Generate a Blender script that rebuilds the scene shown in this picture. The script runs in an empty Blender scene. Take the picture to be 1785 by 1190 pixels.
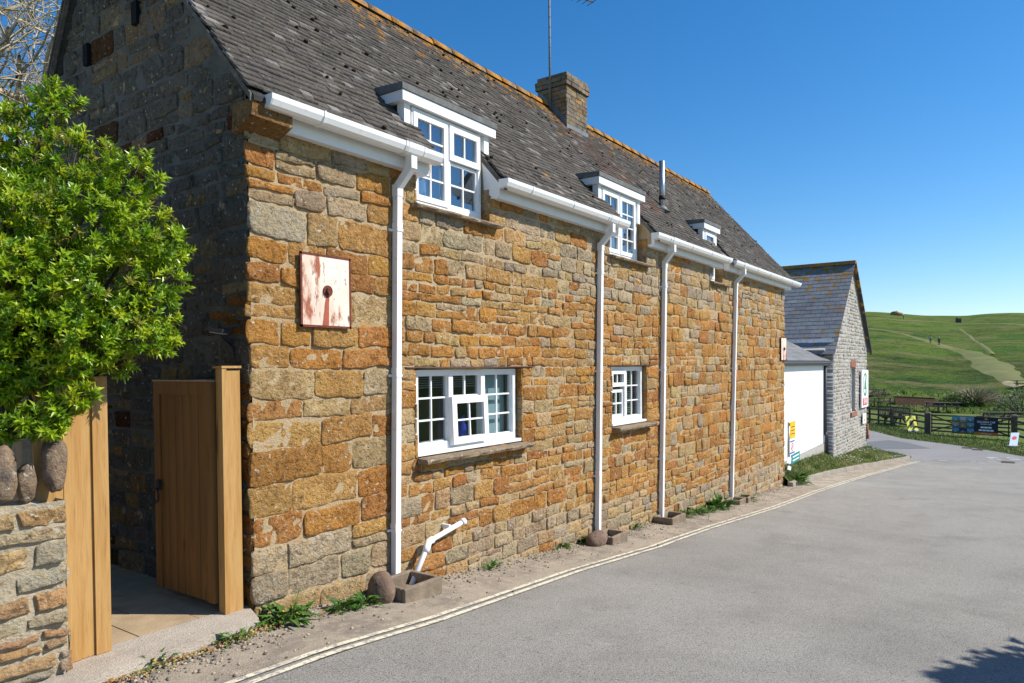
import bpy, bmesh, math, random
from math import radians as R, sin, cos, pi, sqrt
from mathutils import Vector, Matrix, noise
random.seed(7)
rnd = random.random
def ru(a, b): return a + (b - a) * random.random()
S = bpy.context.scene
COL = S.collection
# ------------------------------------------------------------------ camera
RT = Vector((0.57802, -0.81596, -0.008)); UP = Vector((0.02, 0.0045, 0.9998)); FW = Vector((0.8, 0.57, -0.02))
F = 1250.0
def camera():
    global RT, UP, FW, CY
    pitch, roll, a = R(-1.15), -0.008, R(35.315303521)
    FW = Vector((cos(a) * cos(pitch), sin(a) * cos(pitch), sin(pitch)))
    rt = Vector((sin(a), -cos(a), 0)); up = rt.cross(FW)
    RT = rt * cos(roll) + up * sin(roll); UP = up * cos(roll) - rt * sin(roll)
    CY = 663.177
    cd = bpy.data.cameras.new('camera'); c = bpy.data.objects.new('camera', cd); COL.objects.link(c)
    cd.sensor_width = 36; cd.lens = 36 * F / 1785; cd.shift_y = (CY - 595) / 1785
    cd.clip_start = .05; cd.clip_end = 4000
    m = Matrix.Identity(4)
    for i in range(3):
        m[i][0] = RT[i]; m[i][1] = UP[i]; m[i][2] = -FW[i]
    c.matrix_world = m
    S.camera = c
camera()
def ray(px, py): return FW + RT * ((px - 892.5) / F) - UP * ((py - CY) / F)
def onY(px, py, Y):
    d = ray(px, py); return d * (Y / d.y)
def onX(px, py, X):
    d = ray(px, py); return d * (X / d.x)
# ------------------------------------------------------------------ light
SUN = Vector((.40, -.617, .678)).normalized()
el = math.asin(SUN.z); az = math.atan2(SUN.x, SUN.y)
w = bpy.data.worlds.new('World'); S.world = w; w.use_nodes = True
nt = w.node_tree; bg = nt.nodes['Background']
sk = nt.nodes.new('ShaderNodeTexSky'); sk.sky_type = 'NISHITA'; sk.sun_disc = False
sk.sun_elevation = el; sk.sun_rotation = az
sk.altitude = 0; sk.air_density = 1.0; sk.dust_density = .2; sk.ozone_density = 4.5
hs = nt.nodes.new('ShaderNodeHueSaturation'); hs.inputs['Saturation'].default_value = 1.30; hs.inputs['Value'].default_value = 1.27
nt.links.new(sk.outputs[0], hs.inputs['Color']); nt.links.new(hs.outputs[0], bg.inputs[0]); bg.inputs[1].default_value = .085
sl = bpy.data.lights.new('sun', 'SUN'); sl.energy = 4.6; sl.angle = R(.5); sl.color = (1, .95, .86)
so = bpy.data.objects.new('sun', sl); COL.objects.link(so); so.rotation_euler = SUN.to_track_quat('Z', 'Y').to_euler()
S.view_settings.view_transform = 'Standard'; S.view_settings.look = 'None'
S.view_settings.exposure = .52; S.view_settings.gamma = 1
S.cycles.max_bounces = 8; S.cycles.transparent_max_bounces = 24
# ------------------------------------------------------------------ materials
MATS = {}
def mat(name, base, rough=.8, spec=.3, layers=(), bump=None, attr=False, metal=0, stretch=None, trans=0):
    """layers: (scale, detail, lo, hi, colour or ('mul',v)); bump: (scale, detail, distance[, strength])"""
    if name in MATS: return MATS[name]
    m = bpy.data.materials.new(name); m.use_nodes = True; MATS[name] = m
    n = m.node_tree; L = n.links.new; b = n.nodes['Principled BSDF']
    b.inputs['Roughness'].default_value = rough; b.inputs['Specular IOR Level'].default_value = spec
    b.inputs['Metallic'].default_value = metal
    tc = n.nodes.new('ShaderNodeTexCoord'); vec = tc.outputs['Object']
    if stretch:
        mp = n.nodes.new('ShaderNodeMapping'); mp.inputs['Scale'].default_value = stretch
        L(vec, mp.inputs[0]); vec = mp.outputs[0]
    if attr:
        a = n.nodes.new('ShaderNodeAttribute'); a.attribute_name = 'Col'; cur = a.outputs['Color']
    else:
        r = n.nodes.new('ShaderNodeRGB'); r.outputs[0].default_value = (*base, 1); cur = r.outputs[0]
    for sc, det, lo, hi, c in layers:
        t = n.nodes.new('ShaderNodeTexNoise'); t.inputs['Scale'].default_value = sc; t.inputs['Detail'].default_value = det
        t.inputs['Roughness'].default_value = .62
        L(vec, t.inputs['Vector'])
        mr = n.nodes.new('ShaderNodeMapRange'); mr.inputs[1].default_value = lo; mr.inputs[2].default_value = hi
        L(t.outputs['Fac'], mr.inputs[0])
        mx = n.nodes.new('ShaderNodeMix'); mx.data_type = 'RGBA'
        L(mr.outputs[0], mx.inputs[0]); L(cur, mx.inputs[6])
        if c[0] == 'mul':
            mx.blend_type = 'MULTIPLY'; v = c[1]; mx.inputs[7].default_value = (v, v, v, 1) if not hasattr(v, '__len__') else (*v, 1)
        else: mx.inputs[7].default_value = (*c, 1)
        cur = mx.outputs[2]
    L(cur, b.inputs['Base Color'])
    if bump:
        t = n.nodes.new('ShaderNodeTexNoise'); t.inputs['Scale'].default_value = bump[0]; t.inputs['Detail'].default_value = bump[1]
        t.inputs['Roughness'].default_value = .65
        L(vec, t.inputs['Vector'])
        bp = n.nodes.new('ShaderNodeBump'); bp.inputs['Distance'].default_value = bump[2]
        bp.inputs['Strength'].default_value = bump[3] if len(bump) > 3 else 1
        L(t.outputs['Fac'], bp.inputs['Height']); L(bp.outputs[0], b.inputs['Normal'])
    if trans:
        tr = n.nodes.new('ShaderNodeBsdfTranslucent'); L(cur, tr.inputs[0])
        ms = n.nodes.new('ShaderNodeMixShader'); ms.inputs[0].default_value = trans
        L(b.outputs[0], ms.inputs[1]); L(tr.outputs[0], ms.inputs[2])
        L(ms.outputs[0], n.nodes['Material Output'].inputs[0])
    return m
def glass_mat(name, tint, refl):
    m = bpy.data.materials.new(name); m.use_nodes = True; n = m.node_tree; n.nodes.clear(); L = n.links.new
    o = n.nodes.new('ShaderNodeOutputMaterial'); t = n.nodes.new('ShaderNodeBsdfTransparent'); t.inputs[0].default_value = (*tint, 1)
    g = n.nodes.new('ShaderNodeBsdfGlossy'); g.inputs['Roughness'].default_value = .01; g.inputs[0].default_value = (.9, .95, 1, 1)
    fr = n.nodes.new('ShaderNodeLayerWeight'); fr.inputs[0].default_value = .5
    pw = n.nodes.new('ShaderNodeMath'); pw.operation = 'POWER'; pw.inputs[1].default_value = 3.5; L(fr.outputs['Facing'], pw.inputs[0])
    ma = n.nodes.new('ShaderNodeMath'); ma.operation = 'MULTIPLY_ADD'; ma.inputs[1].default_value = .9; ma.inputs[2].default_value = refl; ma.use_clamp = True
    mx = n.nodes.new('ShaderNodeMixShader'); L(pw.outputs[0], ma.inputs[0]); L(ma.outputs[0], mx.inputs[0]); L(t.outputs[0], mx.inputs[1]); L(g.outputs[0], mx.inputs[2])
    L(mx.outputs[0], o.inputs[0]); return m
M_stone = mat('rubble stone', (.3, .2, .1), .92, .12, attr=True, bump=(30, 10, .05, 1),
              layers=[(4, 5, .38, .72, ('mul', (.74, .68, .62))), (10, 6, .54, .66, ('mul', (1.15, 1.2, 1.3))), (19, 7, .50, .68, ('mul', (1.2, 1.1, .92))), (38, 6, .54, .66, ('mul', .48)), (16, 9, .56, .62, ('mul', .62)), (7, 7, .62, .67, (.38, .27, .15)), (27, 8, .62, .68, (.55, .52, .46))])
M_mortar = mat('lime mortar', (.47, .355, .215), .95, .1, bump=(45, 8, .018, 1),
               layers=[(1.1, 4, .4, .65, (.42, .305, .175)), (14, 6, .45, .7, ('mul', .82)), (70, 4, .55, .7, ('mul', .72)), (2.2, 6, .58, .68, (.40, .25, .10))])
M_tile = mat('weathered roof tile', (.1, .1, .1), .9, .2, attr=True, bump=(45, 7, .012, 1),
             layers=[(2.2, 5, .4, .7, ('mul', .62)), (38, 6, .5, .7, ('mul', .55)), (24, 7, .62, .70, (.30, .28, .25))])
def lichen(m):
    n = m.node_tree; L = n.links.new; b = n.nodes['Principled BSDF']; src = b.inputs['Base Color'].links[0].from_socket
    tc = n.nodes.new('ShaderNodeTexCoord'); sx = n.nodes.new('ShaderNodeSeparateXYZ'); L(tc.outputs['Object'], sx.inputs[0])
    g = n.nodes.new('ShaderNodeMapRange'); g.inputs[1].default_value = 4.05; g.inputs[2].default_value = 4.72; g.inputs[3].default_value = 0; g.inputs[4].default_value = .26; L(sx.outputs[2], g.inputs[0])
    t = n.nodes.new('ShaderNodeTexNoise'); t.inputs['Scale'].default_value = 7; t.inputs['Detail'].default_value = 7; t.inputs['Roughness'].default_value = .7; L(tc.outputs['Object'], t.inputs[0])
    a = n.nodes.new('ShaderNodeMath'); L(g.outputs[0], a.inputs[0]); L(t.outputs['Fac'], a.inputs[1])
    r = n.nodes.new('ShaderNodeMapRange'); r.inputs[1].default_value = .70; r.inputs[2].default_value = .74; L(a.outputs[0], r.inputs[0])
    x = n.nodes.new('ShaderNodeMix'); x.data_type = 'RGBA'; L(r.outputs[0], x.inputs[0]); L(src, x.inputs[6]); x.inputs[7].default_value = (.36, .17, .03, 1); L(x.outputs[2], b.inputs['Base Color'])
lichen(M_tile)
M_ridge = mat('lichened ridge', (.16, .13, .10), .9, .2, bump=(40, 7, .02, 1),
              layers=[(7, 7, .36, .52, (.42, .19, .025)), (21, 6, .55, .66, (.12, .10, .08)), (33, 5, .62, .7, (.4, .36, .28))])
M_pvc = mat('white upvc', (.80, .80, .79), .35, .45, layers=[(3, 4, .5, .8, ('mul', .93)), (14, 6, .60, .75, ('mul', (.82, .80, .74)))])
M_pvc2 = mat('white painted board', (.78, .78, .77), .5, .35, layers=[(6, 5, .5, .85, ('mul', .9))])
M_felt = mat('mineral roofing felt', (.14, .14, .138), .95, .1, bump=(150, 3, .004), layers=[(8, 5, .45, .7, (.20, .20, .195))])
M_lead = mat('lead flashing', (.17, .18, .19), .6, .4, layers=[(5, 4, .4, .7, ('mul', .7))])
M_dark = mat('dark void', (.012, .012, .014), .9, .1)
M_iron = mat('black iron', (.015, .015, .016), .5, .4)
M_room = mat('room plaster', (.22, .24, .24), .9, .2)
M_cur = mat('blue grey curtain', (.34, .42, .52), .9, .1, layers=[(1, 2, .4, .6, ('mul', .8))], stretch=(30, 30, .5))
M_blind = mat('venetian blind slat', (.5, .5, .47), .6, .3)
M_glass = glass_mat('window glass', (.70, .77, .79), .05)
M_glassU = glass_mat('upper window glass', (.6, .70, .80), .22)
M_sill = mat('weathered stone sill', (.27, .20, .13), .95, .15, bump=(30, 8, .02), layers=[(6, 6, .4, .65, ('mul', .65)), (25, 5, .58, .68, (.40, .36, .28))])
M_plate = mat('rusty white painted steel', (.78, .68, .56), .6, .3, bump=(20, 6, .004), stretch=(1, 1, .33),
              layers=[(2.5, 6, .45, .7, (.62, .42, .32)), (9, 8, .51, .60, (.32, .10, .05)), (28, 6, .60, .68, (.16, .05, .03))])
M_rust = mat('rust', (.17, .05, .03), .9, .2, bump=(90, 5, .004), layers=[(25, 5, .45, .65, (.08, .03, .025))])
M_rust2 = mat('rust streak', (.36, .10, .06), .9, .2, layers=[(25, 5, .45, .65, (.28, .075, .045))], stretch=(1, 1, .2))
M_conc = mat('weathered concrete', (.36, .31, .25), .95, .15, bump=(70, 7, .01), layers=[(5, 6, .4, .65, ('mul', .7)), (90, 3, .55, .68, (.40, .36, .30))])
M_trough = mat('brown concrete trough', (.27, .21, .15), .95, .15, bump=(60, 7, .008), layers=[(7, 6, .4, .65, ('mul', .65))])
M_boul = mat('brown boulder', (.16, .105, .075), .8, .25, bump=(14, 8, .02), layers=[(6, 6, .42, .62, (.25, .17, .12)), (16, 6, .58, .68, (.07, .055, .05))])
M_peb = mat('pale lichened pebble', (.27, .19, .125), .95, .1, bump=(40, 9, .03, 1), layers=[(9, 5, .46, .66, (.13, .105, .085)), (13, 7, .58, .64, (.46, .41, .34)), (45, 6, .55, .68, ('mul', .6))])
M_pine = mat('new pine board', (.45, .265, .095), .6, .3, stretch=(9, 9, .7), bump=(8, 5, .003),
             layers=[(1.6, 5, .4, .62, ('mul', (.86, .78, .66))), (6, 4, .5, .75, ('mul', (.8, .72, .6))), (2.1, 2, .67, .74, (.20, .08, .03)), (.5, 4, .55, .7, ('mul', .85))])
M_gate = mat('stained pine gate', (.215, .10, .025), .6, .3, stretch=(9, 9, .7), bump=(8, 5, .003),
             layers=[(1.6, 5, .4, .62, ('mul', .72)), (2.4, 3, .64, .72, (.06, .022, .008))])
M_asph = mat('worn asphalt', (.315, .295, .262), .93, .2, bump=(150, 5, .010, .9),
             layers=[(.35, 6, .35, .7, (.365, .345, .31)), (1.7, 5, .45, .7, ('mul', .86)), (75, 4, .58, .68, (.46, .44, .41)), (95, 3, .48, .62, ('mul', .42)), (.9, 7, .66, .72, ('mul', 1.12)), (.25, 6, .52, .66, ('mul', .88)), (.8, 9, .60, .64, ('mul', .92)), (3.5, 8, .64, .70, ('mul', .8))])
M_asph2 = mat('newer asphalt', (.275, .262, .25), .93, .2, bump=(150, 5, .006, .8), layers=[(.5, 5, .4, .7, ('mul', .85)), (80, 3, .5, .66, ('mul', .7))])
M_pave = mat('dirty verge tarmac', (.40, .335, .26), .95, .15, bump=(90, 7, .014),
             layers=[(2.5, 6, .42, .60, (.27, .23, .185)), (12, 6, .5, .7, (.48, .40, .30)), (6, 7, .60, .66, ('mul', .7)), (120, 3, .52, .66, ('mul', .5))])
M_line = mat('worn cream road paint', (.68, .61, .46), .8, .25, layers=[(3, 6, .50, .66, (.40, .365, .30)), (24, 6, .50, .60, (.33, .305, .26)), (6, 5, .52, .75, ('mul', .85)), (110, 3, .6, .68, ('mul', .5))])
M_wline = mat('worn white road paint', (.6, .6, .58), .8, .25, layers=[(6, 6, .48, .62, (.27, .26, .25))])
M_tilefl = mat('sandstone paving', (.42, .31, .19), .9, .2, layers=[(4, 5, .4, .7, ('mul', .75))], bump=(50, 6, .004))
M_grass = mat('meadow grass', (.14, .20, .03), .95, .1, bump=(9, 8, .12, .9),
              layers=[(.35, 5, .4, .62, (.20, .21, .075)), (2.6, 6, .42, .66, (.10, .15, .03)), (14, 5, .5, .7, ('mul', .6))])
M_hill = mat('rough hill grass', (.085, .15, .012), .95, .1, bump=(.9, 9, .9, 1),
             layers=[(.03, 5, .42, .60, (.135, .17, .025)), (.055, 6, .52, .62, (.055, .14, .008)), (.22, 7, .46, .62, ('mul', .55)), (1.3, 6, .5, .7, (.15, .17, .035)), (.7, 6, .5, .66, ('mul', .6)), (.014, 5, .46, .58, ('mul', .62)), (.09, 7, .56, .64, (.15, .14, .05))])
M_path = mat('trodden grass path', (.19, .185, .075), .95, .1, layers=[(.2, 6, .4, .62, (.13, .15, .045)), (1.2, 5, .45, .7, ('mul', .8))])
M_sand = mat('sandy track', (.42, .34, .22), .95, .1, layers=[(.4, 5, .4, .65, (.22, .20, .09))])
M_leaf = mat('glossy evergreen leaf', (.1, .2, .03), .34, .5, attr=True, trans=.42)
M_bark = mat('grey bark', (.48, .41, .29), .9, .2, layers=[(12, 5, .4, .65, ('mul', .6)), (5, 5, .6, .7, (.42, .36, .10))])
M_brown = mat('brown branch', (.06, .04, .025), .9, .2)
M_weed = mat('weed leaf', (.07, .15, .02), .55, .35, attr=True, trans=.25)
M_slate = mat('blue slate', (.15, .17, .2), .6, .3, attr=True, bump=(14, 5, .01), layers=[(3, 5, .4, .7, ('mul', .75)), (2.6, 7, .66, .7, (.34, .17, .02))])
M_greyst = mat('pale grey rubble', (.36, .34, .31), .95, .15, attr=True, bump=(20, 7, .02), layers=[(9, 5, .4, .7, ('mul', .72))])
M_greymo = mat('grey mortar', (.42, .40, .36), .95, .1, layers=[(8, 5, .4, .7, ('mul', .75))])
M_render = mat('white painted render', (.82, .81, .78), .9, .2, layers=[(1.2, 5, .5, .8, ('mul', .94))], bump=(30, 5, .004))
M_pink = mat('pink render', (.56, .38, .27), .9, .2, layers=[(3, 5, .4, .7, ('mul', .85))])
M_oldw = mat('weathered dark timber', (.085, .065, .048), .85, .2, layers=[(4, 5, .4, .7, (.14, .11, .085))], stretch=(4, 4, 4))
M_oldw2 = mat('pale weathered timber', (.36, .28, .19), .85, .2, layers=[(6, 5, .4, .7, ('mul', .7))])
M_brick = mat('red brick', (.33, .14, .09), .9, .2, layers=[(12, 5, .4, .7, ('mul', .7))])
M_steel = mat('galvanised steel', (.5, .52, .54), .38, .5, metal=.85, layers=[(5, 4, .4, .7, ('mul', .8))])
M_rubber = mat('black collar', (.02, .02, .02), .7, .3)
M_terra = mat('buff clay', (.45, .33, .22), .85, .2, layers=[(9, 5, .4, .7, ('mul', .75))])
M_litter = mat('leaf litter', (.3, .2, .06), .9, .15, attr=True)
def flat(name, c, rough=.6): return mat(name, c, rough, .3, layers=[(8, 3, .4, .8, ('mul', .94))])
# ------------------------------------------------------------------ mesh builder
class B:
    def __init__(s): s.v = []; s.f = []; s.c = []; s.sm = []; s.mi = []
    def face(s, idx, col=None, sm=False, mi=0):
        s.f.append(idx); s.c.append(col or (1, 1, 1)); s.sm.append(sm); s.mi.append(mi)
    def poly(s, pts, col=None, mi=0):
        i = len(s.v); s.v += [tuple(p) for p in pts]; s.face(list(range(i, i + len(pts))), col, False, mi)
    def hexa(s, p, col=None, mi=0):   # 8 pts: bottom 4 ccw, top 4 ccw
        i = len(s.v); s.v += [tuple(q) for q in p]
        for q in ((3, 2, 1, 0), (4, 5, 6, 7), (0, 1, 5, 4), (1, 2, 6, 5), (2, 3, 7, 6), (3, 0, 4, 7)): s.face([i + k for k in q], col, False, mi)
    def box(s, x0, x1, y0, y1, z0, z1, col=None, mi=0):
        s.hexa([(x0, y0, z0), (x1, y0, z0), (x1, y1, z0), (x0, y1, z0), (x0, y0, z1), (x1, y0, z1), (x1, y1, z1), (x0, y1, z1)], col, mi)
    def bar(s, p, q, wd, ht, col=None, up=(0, 0, 1), mi=0):
        p = Vector(p); q = Vector(q); d = (q - p).normalized(); u = Vector(up)
        if abs(d.dot(u)) > .98: u = Vector((0, 1, 0))
        r = d.cross(u).normalized(); u = r.cross(d); a = r * wd / 2; b = u * ht / 2
        s.hexa([p - a - b, p + a - b, q + a - b, q - a - b, p - a + b, p + a + b, q + a + b, q - a + b], col, mi)
    def tube(s, path, rad, n=10, col=None, cap=True, mi=0):
        path = [Vector(p) for p in path]; rads = rad if hasattr(rad, '__len__') else [rad] * len(path); i0 = len(s.v)
        for k, p in enumerate(path):
            d = ((path[min(k + 1, len(path) - 1)]) - path[max(k - 1, 0)]).normalized()
            u = Vector((0, 0, 1)) if abs(d.z) < .95 else Vector((1, 0, 0))
            a = d.cross(u).normalized(); b = a.cross(d)
            for j in range(n):
                t = 2 * pi * j / n; s.v.append(tuple(p + (a * cos(t) + b * sin(t)) * rads[k]))
        for k in range(len(path) - 1):
            for j in range(n):
                q = i0 + k * n
                s.face([q + j, q + (j + 1) % n, q + n + (j + 1) % n, q + n + j], col, True, mi)
        if cap:
            s.face([i0 + j for j in range(n)][::-1], col, False, mi); s.face([len(s.v) - n + j for j in range(n)], col, False, mi)
    def extr(s, prof, x0, x1, col=None, mi=0):   # (y,z) profile along X
        n = len(prof); i = len(s.v)
        s.v += [(x0, y, z) for y, z in prof] + [(x1, y, z) for y, z in prof]
        for k in range(n): s.face([i + k, i + (k + 1) % n, i + n + (k + 1) % n, i + n + k], col, False, mi)
        s.face(list(range(i, i + n))[::-1], col, False, mi); s.face(list(range(i + n, i + 2 * n)), col, False, mi)
    def blob(s, c, r, n=10, m=7, amp=.15, sc=2.0, seed=0, col=None):
        i = len(s.v); c = Vector(c)
        for a in range(m + 1):
            th = pi * a / m
            for b in range(n):
                ph = 2 * pi * b / n; d = Vector((sin(th) * cos(ph), sin(th) * sin(ph), cos(th)))
                k = 1 + amp * noise.noise(d * sc + Vector((seed, seed * 2.3, 0)))
                s.v.append((c.x + d.x * r[0] * k, c.y + d.y * r[1] * k, c.z + d.z * r[2] * k))
        for a in range(m):
            for b in range(n):
                s.face([i + a * n + b, i + (a + 1) * n + b, i + (a + 1) * n + (b + 1) % n, i + a * n + (b + 1) % n], col, True)
    def build(s, name, m, parent=None, origin=None):
        me = bpy.data.meshes.new(name); og = Vector(origin) if origin is not None else Vector((0, 0, 0))
        me.from_pydata([(a - og.x, b - og.y, c - og.z) for a, b, c in s.v], [], s.f)
        for q in (m if isinstance(m, (list, tuple)) else [m]): me.materials.append(q)
        me.polygons.foreach_set('use_smooth', s.sm); me.polygons.foreach_set('material_index', s.mi)
        at = me.color_attributes.new('Col', 'FLOAT_COLOR', 'CORNER'); buf = []
        for f, c in zip(s.f, s.c): buf += [c[0], c[1], c[2], 1] * len(f)
        at.data.foreach_set('color', buf)
        me.update()
        o = bpy.data.objects.new(name, me); COL.objects.link(o); o.location = og
        if parent:
            o.parent = parent; o.matrix_parent_inverse = Matrix.Identity(4)
            if origin is None: o.location = -gpos(parent)
            else: o.location = og - gpos(parent)
        return o
def gpos(o):
    p = Vector(o.location)
    while o.parent: o = o.parent; p += Vector(o.location)
    return p
def tag(o, label=None, cat=None, group=None, kind=None):
    if label: o['label'] = label
    if cat: o['category'] = cat
    if group: o['group'] = group
    if kind: o['kind'] = kind
    return o
def thing(name, label, cat, loc=(0, 0, 0), group=None):
    o = bpy.data.objects.new(name, None); COL.objects.link(o); o.location = loc; o.empty_display_size = .2
    return tag(o, label, cat, group)
def copy_tree(o, parent=None):
    c = o.copy(); COL.objects.link(c)
    if parent: c.parent = parent
    for ch in [q for q in bpy.data.objects if q.parent == o]: copy_tree(ch, c)
    return c
def lerp(tab, x):
    if x <= tab[0][0]: return tab[0][1]
    for (a, b), (c, d) in zip(tab, tab[1:]):
        if x <= c: return b + (d - b) * (x - a) / (c - a)
    return tab[-1][1]
def mixc(a, b, t): return tuple(p + (q - p) * t for p, q in zip(a, b))
def jit(c, a=.12):
    k = ru(1 - a, 1 + a); return tuple(max(0, x * k * ru(.95, 1.05)) for x in c)
# ------------------------------------------------------------------ ground shape
GP = [(-60, .8), (-12, -1.35), (0, -1.86), (3.3, -1.97), (5, -2.12), (9, -2.47), (11.2, -2.60), (14.7, -2.85), (18.7, -3.08), (25, -3.45), (31, -3.75), (38, -3.99), (48, -4.1), (62, -4.05)]
HP = [(62, -4.05), (72, -3.85), (90, -2.5), (120, -.2), (160, 2.4), (224, 6.0), (300, 12.5), (400, 20.5), (470, 25.8), (520, 27), (600, 25), (760, 10), (900, -5)]
def gz(X): return lerp(GP, X)
def terr(X, Y):
    if X <= 62: return gz(X)
    z = lerp(HP, X); k = min(1, (X - 62) / 60)
    az_ = Y / X
    z += k * (X / 480) * (4.5 * min(1.5, max(0, az_ - .05) / .1) + .45 * sin(az_ * 45 + 1.2))
    z += k * .8 * noise.noise(Vector((X * .012, Y * .03, 0))) + k * .18 * noise.noise(Vector((X * .1, Y * .1, 3)))
    return z
def G(px, py):
    d = ray(px, py); t = .5
    while t < 700:
        p = d * t
        if p.z < terr(p.x, p.y): return p
        t *= 1.0015
    return d * 700
# ------------------------------------------------------------------ stone laying
OR = [(.46, .205, .045), (.50, .235, .05), (.41, .18, .045), (.45, .235, .075), (.37, .15, .042), (.48, .265, .085), (.46, .24, .075)]
TAN = [(.46, .325, .165), (.49, .35, .19), (.43, .305, .155), (.47, .31, .13), (.45, .30, .145)]
GRY = [(.43, .345, .235), (.38, .32, .235), (.46, .37, .25), (.34, .29, .22), (.43, .325, .20)]
def lay(mb, u0, u1, v0, v1, mp, pal, openings=(), rowh=(.12, .22), wd=(.2, .45), step=.05, dep=.022, gap=.009, inside=None, ragged=0, split=.15, rad=.018):
    def stone(a, b, c, d, col, sd):
        w_, h_ = b - a, d - c
        if w_ < .035 or h_ < .03: return
        r = min(rad, w_ * .3, h_ * .3) * ru(.5, 1); D = dep * ru(.2, 1.0); tx, ty = ru(-.3, .3) * D, ru(-.3, .3) * D
        def ax(n0, L):
            n = max(1, int((L - 2 * r) / step)); return [0, r * .45, r] + [r + (L - 2 * r) * k / n for k in range(1, n)] + [L - r, L - r * .45, L]
        us, vs = ax(a, w_), ax(c, h_); i0 = len(mb.v); nu = len(us)
        cr = min(w_, h_) * ru(.05, .22); shr = ru(-.05, .05)
        for jv, y in enumerate(vs):
            for ju, x in enumerate(us):
                e = min(min(x, w_ - x), min(y, h_ - y)) / r; e = min(1, e)
                X, Y = a + x, c + y
                # round the corners
                qx = min(x, w_ - x); qy = min(y, h_ - y)
                if qx < cr and qy < cr:
                    k = (1 - qx / cr) * (1 - qy / cr) * cr * .42
                    X += k if x < w_ / 2 else -k; Y += k if y < h_ / 2 else -k
                nn = noise.noise_vector(Vector((X * 7 + sd, Y * 7, sd)))
                X += nn.x * .020; Y += nn.y * .018 + (x - w_ / 2) * shr; n2 = noise.noise_vector(Vector((X * 23, Y * 23, sd))); X += n2.x * .010; Y += n2.y * .010
                o = -.006 + (D + .006) * sqrt(max(0, e * (2 - e))) + e * (tx * (x / w_ - .5) * 2 + ty * (y / h_ - .5) * 2)
                o += e * (.013 * noise.noise(Vector((X * 9, Y * 9, sd * 3))) + .014 * noise.noise(Vector((X * 24, Y * 24, sd))))
                mb.v.append(mp(X, Y, o))
        for jv in range(len(vs) - 1):
            for ju in range(nu - 1):
                q = i0 + jv * nu + ju; mb.face([q, q + 1, q + nu + 1, q + nu], col, True)
    v = v0
    while v < v1 - .03:
        h = ru(*rowh)
        if v1 - v - h < .07: h = v1 - v
        for (a, b, c, d) in openings:            # snap rows to opening tops and bottoms
            for e in (c, d):
                if v + .06 < e < v + h + .08: h = e - v
        iv = [(u0, u1)]
        for (a, b, c, d) in openings:
            if v + h > c + .01 and v < d - .01:
                nv = []
                for p, q in iv:
                    if b <= p or a >= q: nv.append((p, q)); continue
                    if a > p: nv.append((p, a))
                    if b < q: nv.append((b, q))
                iv = nv
        for p, q in iv:
            u = p - (ru(.005, .04) if ragged and p == u0 else 0)
            while u < q - .03:
                W = ru(*wd) * (1.25 if h > (rowh[0] + rowh[1]) / 2 else 1)
                if q - u - W < wd[0] * .5: W = q - u
                sd = rnd() * 50
                cx, cy = u + W / 2, v + h / 2
                if inside is None or inside(cx, cy):
                    hh = ru(-.012, .012)
                    if h > .15 and rnd() < split:
                        k = v + h * ru(.35, .65)
                        stone(u + gap / 2, u + W - gap / 2, v + gap / 2, k - gap / 2, pal(cx, cy), sd)
                        stone(u + gap / 2, u + W - gap / 2, k + gap / 2, v + h - gap / 2, pal(cx, cy), sd + 3)
                    else: stone(u + gap / 2, u + W - gap / 2, v + gap / 2 + hh * .5, v + h - gap / 2 + hh, pal(cx, cy), sd)
                u += W
        v += h
def sheet(mb, u0, u1, v0, v1, mp, openings=(), st=.12, amp=.008, col=None, inside=None):
    def axis(a, b, ext):
        n = max(1, int((b - a) / st)); L = [a + (b - a) * k / n for k in range(n + 1)] + [e for e in ext if a < e < b]; L.sort()
        out = [L[0]]
        for q in L[1:]:
            if q - out[-1] > 1e-4: out.append(q)
        return out
    us = axis(u0, u1, [o[0] for o in openings] + [o[1] for o in openings]); vs = axis(v0, v1, [o[2] for o in openings] + [o[3] for o in openings])
    i0 = len(mb.v); nu = len(us)
    for y in vs:
        for x in us: mb.v.append(mp(x, y, amp * noise.noise(Vector((x * 5, y * 5, 9)))))
    for j in range(len(vs) - 1):
        for i in range(nu - 1):
            cx, cy = (us[i] + us[i + 1]) / 2, (vs[j] + vs[j + 1]) / 2
            if any(a < cx < b and c < cy < d for a, b, c, d in openings): continue
            if inside and not inside(cx, cy): continue
            q = i0 + j * nu + i; mb.face([q, q + 1, q + nu + 1, q + nu], col, True)
# ------------------------------------------------------------------ stone cottage
WY = 4.89; HX0, HX1 = 3.38, 18.86; SL = 1.1234; RY, RZ = 7.05, 4.72
def roofz(Y): return 2.08 + SL * (Y - 4.7)
H = thing('stone_cottage', 'long orange rubble stone cottage with dark tiled roof, three white dormers and white downpipes', 'house', (11, 6.6, -2.6))
OPN = [(5.24, 7.10, -.92, -.02), (9.41, 10.64, -.92, -.01), (5.26, 6.49, 1.60, 2.3), (9.36, 10.63, 1.60, 2.3), (13.52, 14.22, 1.60, 2.3)]
def palF(x, z):
    g = gz(x); k = rnd()
    base = z < g + .52 + .12 * noise.noise(Vector((x * .8, 0, 0)))
    if base: c = random.choice(GRY + TAN[:2] if k < .9 else OR[2:5])
    elif z > 1.02 + .25 * noise.noise(Vector((x * .5, 4, 0))):
        c = random.choice(GRY) if k < .55 else (random.choice(TAN) if k < .80 else random.choice(OR))
    else:
        p = .72 + .35 * noise.noise(Vector((x * .5, z * .8, 2)))
        if x < 5: p += .06
        if x > 11: p -= .06
        c = random.choice(OR) if k < p else random.choice(TAN if k < .93 else GRY)
    c = jit(c, .14)
    return mixc(c, (.44, .275, .115), .20)
mpF = lambda u, v, d: (u, WY - d, v + .022 * noise.noise(Vector((u * .9, v * .9, 5))))
b = B(); m2 = B()
insF = lambda x, z: z > gz(x) - .25
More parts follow.
